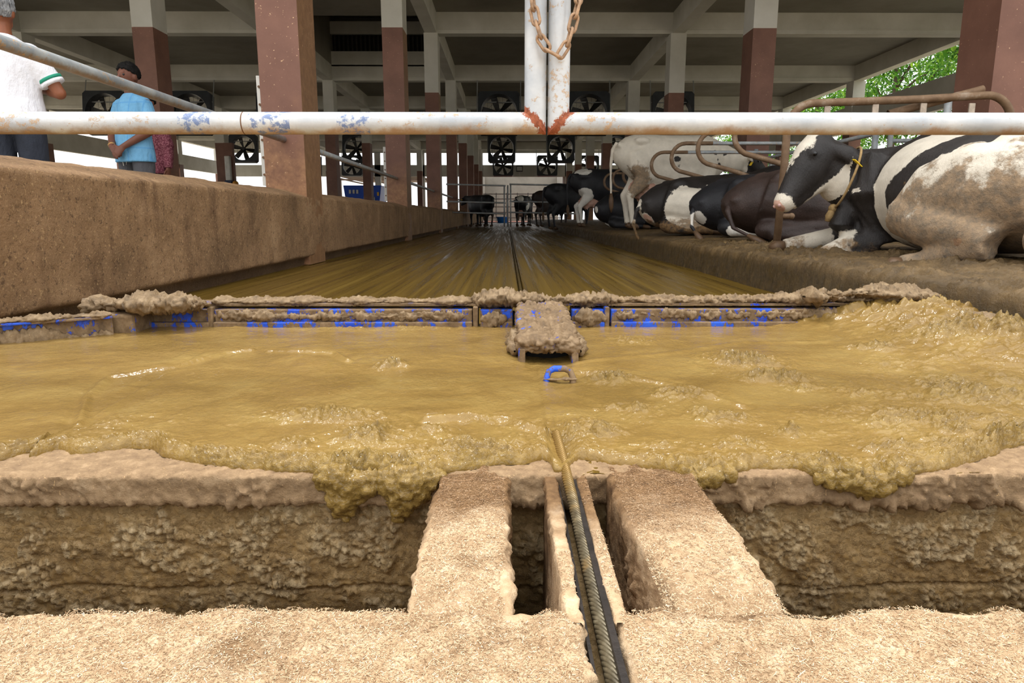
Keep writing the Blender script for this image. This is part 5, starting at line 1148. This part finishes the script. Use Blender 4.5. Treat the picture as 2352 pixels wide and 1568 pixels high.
def f_std_white(P):
    w = 0.3 + z3(P)
    for c, r in (((0.0, -0.36, 1.02), 0.05), ((0.03, -0.37, 0.92), 0.035), ((0.62, -0.22, 1.12), 0.04), ((0.66, -0.2, 1.02), 0.035), ((0.7, -0.2, 0.95), 0.03), ((0.55, -0.26, 1.18), 0.03), ((0.8, -0.15, 1.1), 0.03)): w = np.minimum(w, np.linalg.norm(P - c, axis=1) - r)
    w = np.where(P[:, 0] > 1.18, -0.05, w)
    d = 0.95 * (1 - np.clip(np.linalg.norm((P - [-0.55, -0.2, 0.72]) / [0.24, 0.3, 0.34], axis=1), 0, 1.2)) + 0.28 + 0.4 * sstep(0.2, 0.08, P[:, 2])
    return w, d, 1.2 * (ell(P, (-0.4, 0, 0.60), (0.26, 0.22, 0.19)) < 0)
standing('white cow standing between the stall loops with a dirty hind leg', (2.66, 11.4, 0.235), 0.10, HOL_D, f_std_white, 0.02, head_y=-0.05, head_z=1.02).scale = (1.06, 1.06, 1.1)
def f_blk(seed, amt):
    def g(P): return fbm(P, 2.2, 2, seed) - amt, 0.15 + z3(P), 1.2 * (ell(P, (-0.4, 0, 0.60), (0.26, 0.22, 0.19)) < 0) * (amt < 0.9)
    return g
lying('dark cow lying at the kerb behind the standing white cow', (2.55, 12.75, 0.23), 0.06, HOL, f_blk(610, 0.30), -1, 0.028)
lying('black cow lying in the deep stalls past the white cow', (2.7, 14.05, 0.23), 0.0, HOL, f_blk(611, 0.5), -1, 0.03)
def f_pat(P):
    w = np.minimum(0.15, 0) - 0.05 + z3(P); w = np.maximum(w, -ell(P, (-0.55, -0.2, 0.7), (0.2, 0.25, 0.25))); w = np.maximum(w, -ell(P, (-0.6, 0, 0.3), (0.2, 0.3, 0.35))); w = np.maximum(w, -ell(P, (-0.6, -0.2, 1.32), (0.22, 0.2, 0.1)))
    return w, 0.25 + z3(P), 1.2 * (ell(P, (-0.4, 0, 0.60), (0.26, 0.22, 0.19)) < 0)
standing('black cow with white hind legs standing past the white cow', (2.35, 16.65, 0.19), 0.16, HOL, f_pat, 0.03, head_z=1.2)
BLKF = f_blk(620, 0.55)
c0 = standing('black cow standing left of the alley cable, seen from behind', (-1.15, 30.2, 0.0), 2.2, HOL, f_blk(621, 0.95), 0.035)
far = [('second black cow crowding the wall behind the alley gate', (-1.15, 32.3, 0.0), 1.7, 622, 0.95), ('black cow with white flank patch standing right of the alley cable', (0.75, 31.0, 0.0), 1.3, 623, 0.30), ('dark cow facing away right of the cable, behind the patched one', (0.75, 33.8, 0.0), 1.75, 624, 0.8),
       ('brownish cow standing on the kerb past the far gate', (1.75, 26.6, 0.05), 0.5, 625, 0.9), ('dark cow at the kerb beyond the black cow with white hind legs', (1.9, 21.0, 0.05), 0.45, 626, 0.9)]
for lb, loc, rz, sd, am in far: standing(lb, loc, rz, BRN if 'brown' in lb else HOL, f_blk(sd, am), 0.035)
# cows of the opposite stalls, heads towards the alley
standing('black cow with yellow ear tags looking out behind the near cow', (6.05, 8.05, 0.0), math.pi + 0.06, HOL, f_blk(630, 0.8), 0.024, head_z=1.22, head_y=0.1)
lying('black cow with white face resting behind the brown cow', (5.9, 9.2, 0.24), math.pi + 0.1, HOL, lambda P: (np.maximum(P[:, 0] - 1.22, -ell(P, (0.3, 0, 0.75), (0.3, 0.3, 0.2))), 0.1 + z3(P), z3(P)), 1, 0.026, tags=(0, 1))
standing('pale cow standing in the opposite stalls behind the pipe post', (6.3, 10.6, 0.0), math.pi + 0.1, HOL_D, lambda P: (0.3 + z3(P), 0.2 + z3(P), z3(P)), 0.03, head_z=1.1)
# ================================================================ people in the feed lane
def skin_mat(name, rgb):
    m = Mat(name, rough=0.55, spec=0.4); c = srgb(*rgb); m.set('Base Color', m.ramp(m.noise(14, 5, 0.6, m.co()), [(0.3, tuple(v * 0.75 for v in c[:3]) + (1,)), (0.7, c)])); m.b.inputs['Subsurface Weight'].default_value = 0.08; m.b.inputs['Subsurface Radius'].default_value = (0.01, 0.004, 0.002); return m.m
SKIN = skin_mat('brown_skin', (142, 86, 58)); SKIN_D = skin_mat('deep_brown_skin', (112, 68, 50))
def cloth(name, rgb, var=0.12, fine=0.0, rgb2=None):
    m = Mat(name, rough=0.9, spec=0.2); co = m.co(); c = srgb(*rgb); k = m.ramp(m.noise(7, 5, 0.6, co), [(0.3, tuple(v * (1 - var) for v in c[:3]) + (1,)), (0.7, c)])
    if rgb2: k = m.mix(m.math('MULTIPLY', m.step(m.noise(60, 3, 0.6, co), 0.48, 0.56), fine), k, srgb(*rgb2))
    m.set('Base Color', k); m.bump(m.noise(7, 5, 0.6, m.co((1.2, 1.2, 0.6))), 0.9, 0.035); m.bump(m.noise(240, 3, 0.5, co), 0.15, 0.001); return m
def hand(b, w, d, nrm, side, curl=0.5):
    """palm and five bent fingers leaving the wrist w along d; nrm points out of the back of the hand"""
    w, d, nrm = [np.array(v, float) for v in (w, d, nrm)]; d /= np.linalg.norm(d); nrm -= d * (nrm @ d); nrm /= np.linalg.norm(nrm); s = np.cross(d, nrm) * side
    b.loft([w - d * 0.02, w + d * 0.03, w + d * 0.075, w + d * 0.095], [(0.026, 0.02), (0.038, 0.019), (0.043, 0.016), (0.04, 0.012)], n=12, up=nrm)
    for k, (o, L) in enumerate(((0.030, 0.068), (0.010, 0.078), (-0.010, 0.074), (-0.029, 0.058))):
        p = w + d * 0.088 + s * o; pts = [p - d * 0.02, p]; dr = d.copy(); n2 = nrm.copy()
        for q, fr in enumerate((0.42, 0.32, 0.26)):
            a = curl * (0.5 + 0.5 * q); dr, n2 = dr * math.cos(a) - n2 * math.sin(a), n2 * math.cos(a) + dr * math.sin(a); p = p + dr * L * fr; pts.append(p)
        b.loft(pts, [0.0095, 0.0092, 0.0088, 0.008, 0.0065], n=8)
    p = w + d * 0.025 + s * 0.034; b.loft([p - s * 0.012, p + s * 0.018 + d * 0.022, p + s * 0.022 + d * 0.05 - nrm * 0.012, p + s * 0.016 + d * 0.07 - nrm * 0.02], [0.013, 0.0115, 0.0095, 0.007], n=8)
def person(loc, rz, label, skin, shirt, trouser, hair, armR, armL, shirt_hem=0.84, sleeve=0.42, hairfn=None, tilt=0.0, scale=1.0, extras=None, belly=0.0, long_sleeve=False):
    """faces its own +y; +x is its right hand. armX = (elbow, wrist, hand direction, back-of-hand normal)"""
    root = tag(empty('person', loc, rz), label, 'person', 'people in the feed lane'); root.scale = (scale,) * 3; b = MB()
    H = lambda x, y, z: (x, y + tilt * (z - 1.5), z)
    b.loft([(0, 0, 0.90), (0, 0, 1.05), (0, -0.005, 1.25), (0, -0.015, 1.38), (0, -0.015, 1.44), (0, 0.0, 1.50), H(0, 0.012, 1.56)], [(0.13, 0.085), (0.13, 0.08), (0.15, 0.085), (0.12, 0.065), (0.065, 0.06), (0.055, 0.058), (0.052, 0.056)], n=16, up=(0, 1, 0))
    b.ball(H(0, 0.008, 1.615), (0.076, 0.096, 0.098), 18, 12); b.loft([H(0, 0.03, 1.585), H(0, 0.055, 1.53), H(0, 0.072, 1.495)], [(0.062, 0.06), (0.052, 0.045), (0.026, 0.022)], n=12, up=(0, 1, 0))
    b.loft([H(0, 0.098, 1.625), H(0, 0.112, 1.59), H(0, 0.118, 1.572)], [(0.011, 0.012), (0.015, 0.016), (0.017, 0.012)], n=8, up=(0, 1, 0))
    b.loft([H(-0.024, 0.088, 1.536), H(0, 0.098, 1.535), H(0.024, 0.088, 1.536)], [0.006, 0.0085, 0.006], n=8)
    b.loft([H(-0.045, 0.082, 1.636), H(0, 0.098, 1.632), H(0.045, 0.082, 1.636)], [0.010, 0.010, 0.010], n=8)
    for q in (-1, 1): b.ball(H(q * 0.079, -0.005, 1.60), (0.012, 0.022, 0.034), 10, 8)
    for q, arm in ((1, armR), (-1, armL)):
        el, wr, hd, nm = arm; sh = (q * 0.165, -0.015, 1.365)
        b.loft([sh, tuple(np.array(sh) * 0.5 + np.array(el) * 0.5), el], [0.058, 0.048, 0.041], n=12); b.loft([el, tuple(np.array(el) * 0.65 + np.array(wr) * 0.35), wr], [0.042, 0.041, 0.027], n=12)
        b.ball(el, 0.043, 10, 8); hand(b, wr, hd, nm, -q, 0.55)
    for q in (-1, 1): b.loft([(q * 0.09, 0, 0.92), (q * 0.095, 0.01, 0.5), (q * 0.10, 0, 0.10), (q * 0.10, 0.05, 0.04)], [0.075, 0.055, 0.038, 0.036], n=10)
    me = b.remesh('body', 0.0065, 3, 0.4); link('body', me, skin, root)
    for q in (-1, 1):
        x = MB(); x.ball(H(q * 0.034, 0.083, 1.612), 0.0125, 10, 8); x.build('eye', EYE, root, smooth=True)
    s = MB(); hb = belly
    s.loft([(0, 0.01, shirt_hem), (0, 0.012, shirt_hem + 0.1), (0, 0.012 + hb * 0.3, 1.05), (0, 0.0, 1.22), (0, -0.012, 1.34), (0, -0.016, 1.40), (0, -0.012, 1.455)], [(0.212, 0.156 + hb), (0.206, 0.15 + hb), (0.192, 0.136 + hb * 0.8), (0.192, 0.125), (0.188, 0.108), (0.150, 0.09), (0.072, 0.07)], n=22, up=(0, 1, 0))
    for q, arm in ((1, armR), (-1, armL)):
        el = np.array(arm[0]); sh = np.array((q * 0.145, -0.014, 1.345)); e = sh + (el - sh) * (sleeve / 0.55); s.ball(sh, (0.075, 0.078, 0.072)); s.loft([sh, sh + (e - sh) * 0.4, e], [(0.078, 0.085), (0.077, 0.08), (0.072, 0.074)], n=14)
    if long_sleeve:
        for arm in (armR, armL): s.loft([arm[0], tuple(np.array(arm[0]) * 0.5 + np.array(arm[1]) * 0.5), arm[1]], [0.062, 0.056, 0.046], n=12); s.ball(arm[0], 0.066)
    me = s.remesh('shirt', 0.009, 4); P = co_of(me); P += np.stack([0.006 * fbm(P * [1, 1, 0.6], 9, 3, 700), 0.007 * fbm(P * [1, 1, 0.6], 9, 3, 701), 0 * P[:, 0]], 1) ; me.vertices.foreach_set('co', P.astype(np.float32).ravel()); so = link('shirt', me, shirt, root)
    t = MB(); t.loft([(0, 0, 1.0), (0, 0.0, 0.92), (0, -0.005, 0.84)], [(0.165, 0.115), (0.175, 0.12), (0.178, 0.125)], n=18, up=(0, 1, 0))
    for q in (-1, 1): t.loft([(q * 0.09, 0, 0.90), (q * 0.095, 0.005, 0.78), (q * 0.10, 0.01, 0.5), (q * 0.105, 0.0, 0.09)], [(0.098, 0.118), (0.094, 0.108), (0.082, 0.088), (0.075, 0.08)], n=14, up=(0, 1, 0))
    me = t.remesh('trousers', 0.011, 4); to = link('trousers', me, trouser, root)
    for q in (-1, 1): x = MB(); x.loft([(q * 0.10, -0.06, 0.05), (q * 0.10, 0.04, 0.05), (q * 0.105, 0.14, 0.035), (q * 0.105, 0.19, 0.03)], [(0.042, 0.05), (0.045, 0.05), (0.046, 0.034), (0.03, 0.022)], n=12); x.build('shoe', BLADE, root, smooth=True)
    hb_ = MB(); hb_.ball(H(0, -0.004, 1.640), (0.092, 0.112, 0.108), 20, 14); me = hb_.remesh('hair', 0.008, 1); P = co_of(me); hz = P[:, 2]
    keep = hairfn(P + 0.012 * np.stack([fbm(P, 45, 2, 715), fbm(P, 45, 2, 716), fbm(P, 45, 2, 717)], 1)); P = P + (P - np.array(H(0, 0, 1.62))) * (0.09 * fbm(P, 38, 3, 710) + 0.05 * fbm(P, 90, 2, 712))[:, None]; P[~keep] = np.array(H(0, 0, 1.62)) + (P[~keep] - np.array(H(0, 0, 1.62))) * 0.72
    me.vertices.foreach_set('co', P.astype(np.float32).ravel()); me.update(); link('hair', me, hair, root)
    if extras: extras(root)
    return root
def hair_mat(name, a, c): 
    m = Mat(name, rough=0.75, spec=0.2); m.set('Base Color', m.ramp(m.noise(60, 5, 0.7, m.co((1, 1, 0.35))), [(0.35, srgb(*a)), (0.65, srgb(*c))])); m.bump(m.noise(120, 3, 0.6, m.co((1, 1, 0.3))), 0.6, 0.006); return m.m
HAIR_G = hair_mat('grey_hair', (82, 84, 88), (176, 178, 180)); HAIR_B = hair_mat('black_hair', (8, 7, 6), (20, 17, 15))
# man in white polo, back to the camera
WPOLO = cloth('white_polo_cotton', (232, 232, 238), 0.06).m; NAVY = cloth('dark_slate_trousers', (52, 56, 66), 0.3).m; GRN = simple('green_trim', (30, 140, 112), 0.8)
def ex_polo(root):
    def band(name, mat, c, d, r0, r1): 
        c, d = np.array(c), np.array(d); d = d / np.linalg.norm(d); x = MB(); x.loft([c - d * r1, c + d * r1], [(r0[0], r0[1])], n=20); x.build(name, mat, root, smooth=True)
    sh = np.array((0.155, -0.012, 1.365)); el = np.array((0.30, 0.0, 1.10)); e = (el - sh)
    band('sleeve_stripe', GRN, sh + e * 0.68, e, (0.0765, 0.079), 0.010); band('sleeve_hem', WPOLO, sh + e * 0.76, e, (0.0755, 0.078), 0.011)
    x = MB(); x.loft([(0, 0.01, 0.875), (0, 0.01, 0.883)], [(0.216, 0.174)], n=26, up=(0, 1, 0)); x.build('hem_stripe', GRN, root, smooth=True)
p1 = at_depth(14, 150, 4.9)
person((p1[0], 4.9, 0.2), math.radians(16), 'grey-haired man in a white polo shirt seen from behind', SKIN, WPOLO, NAVY, HAIR_G,
       ((0.30, 0.0, 1.10), (0.12, 0.21, 1.16), (-0.8, 0.4, 0.3), (0.3, 0.9, 0.2)), ((-0.28, 0.04, 1.12), (-0.10, 0.24, 1.10), (1, 0.2, 0.1), (0, 0.6, 0.8)), shirt_hem=0.85, sleeve=0.43,
       hairfn=lambda P: (P[:, 2] > 1.565 + 0.35 * np.clip(P[:, 1] + 0.02, 0, 1)) & ~((P[:, 1] > 0.03) & (P[:, 2] < 1.67)), extras=ex_polo, belly=0.015)
# man in light blue T-shirt, hands clasped
bt = cloth('light_blue_tshirt', (112, 168, 206), 0.25); co = bt.sep(bt.co())
lines = bt.math('MAXIMUM', bt.math('LESS_THAN', bt.math('ABSOLUTE', bt.math('SUBTRACT', bt.math('FRACT', bt.math('MULTIPLY', co[0], 7.0)), 0.5)), 0.05), bt.math('LESS_THAN', bt.math('ABSOLUTE', bt.math('SUBTRACT', bt.math('FRACT', bt.math('MULTIPLY', co[2], 7.0)), 0.5)), 0.05))
base = bt.b.inputs['Base Color'].links[0].from_socket; c = bt.mix(bt.math('MULTIPLY', lines, 0.35), base, srgb(60, 130, 190))
txt = bt.math('MULTIPLY', bt.math('MULTIPLY', bt.math('LESS_THAN', bt.math('ABSOLUTE', bt.math('SUBTRACT', co[2], 1.205)), 0.008), bt.math('LESS_THAN', bt.math('ABSOLUTE', co[0]), 0.11)), bt.math('MULTIPLY', bt.math('GREATER_THAN', co[1], 0.02), bt.step(bt.noise(90, 2, 0.5, bt.co((1, 1, 0.05))), 0.42, 0.46)))
c = bt.mix(bt.math('MULTIPLY', txt, 0.8), c, srgb(40, 70, 110)); bt.set('Base Color', c); BLUET = bt.m
GREYS = cloth('grey_sweat_shorts', (84, 84, 88), 0.2).m
def ex_blue(root):
    for q, d in ((1, 0.0), (-1, 0.01)):
        x = MB(); x.tube([(q * 0.02, 0.135, 0.86), (q * 0.025, 0.14, 0.80), (q * 0.02, 0.138, 0.76 + d)], 0.004, 6); x.build('drawstring', WCH, root, smooth=True)
    x = MB(); c0, d0 = np.array((0.115, 0.168, 0.955)), np.array((-0.5, 0.25, -0.45)); d0 = d0 / np.linalg.norm(d0); x.loft([c0 - d0 * 0.008, c0 + d0 * 0.008], [0.034], n=14); x.build('wrist_band', simple('gold_band', (170, 130, 80), 0.4, 0.4), root, smooth=True)
p2 = at_depth(303, 250, 6.8)
person((p2[0], 6.8, 0.19), math.radians(158), 'man in a light blue T-shirt with clasped hands in front of a brown column', SKIN_D, BLUET, GREYS, HAIR_B,
       ((0.27, 0.02, 1.10), (0.09, 0.19, 0.93), (-0.75, 0.25, -0.5), (0.35, 0.85, 0.1)), ((-0.27, 0.02, 1.10), (-0.07, 0.20, 0.93), (0.55, 0.3, -0.6), (-0.3, 0.9, 0.2)), shirt_hem=0.80, sleeve=0.36,
       hairfn=lambda P: (P[:, 2] > 1.60 + 0.55 * np.clip(P[:, 1] + 0.03, 0, 1)), extras=ex_blue, scale=0.975)
MAR = cloth('maroon_patterned_shirt', (104, 50, 62), 0.25, 0.7, (150, 96, 104)).m
p3 = at_depth(338, 250, 8.0)
person((p3[0], 8.0, 0.2), math.radians(165), 'person in a maroon patterned shirt standing behind the man in blue', SKIN_D, MAR, NAVY, HAIR_B,
       ((0.25, 0.0, 1.08), (0.27, 0.05, 0.84), (0, 0.1, -1), (1, 0, 0)), ((-0.25, 0.0, 1.08), (-0.27, 0.05, 0.84), (0, 0.1, -1), (-1, 0, 0)), shirt_hem=0.78, sleeve=0.55, scale=0.94, long_sleeve=True,
       hairfn=lambda P: (P[:, 2] > 1.60 + 0.5 * np.clip(P[:, 1] + 0.03, 0, 1)))
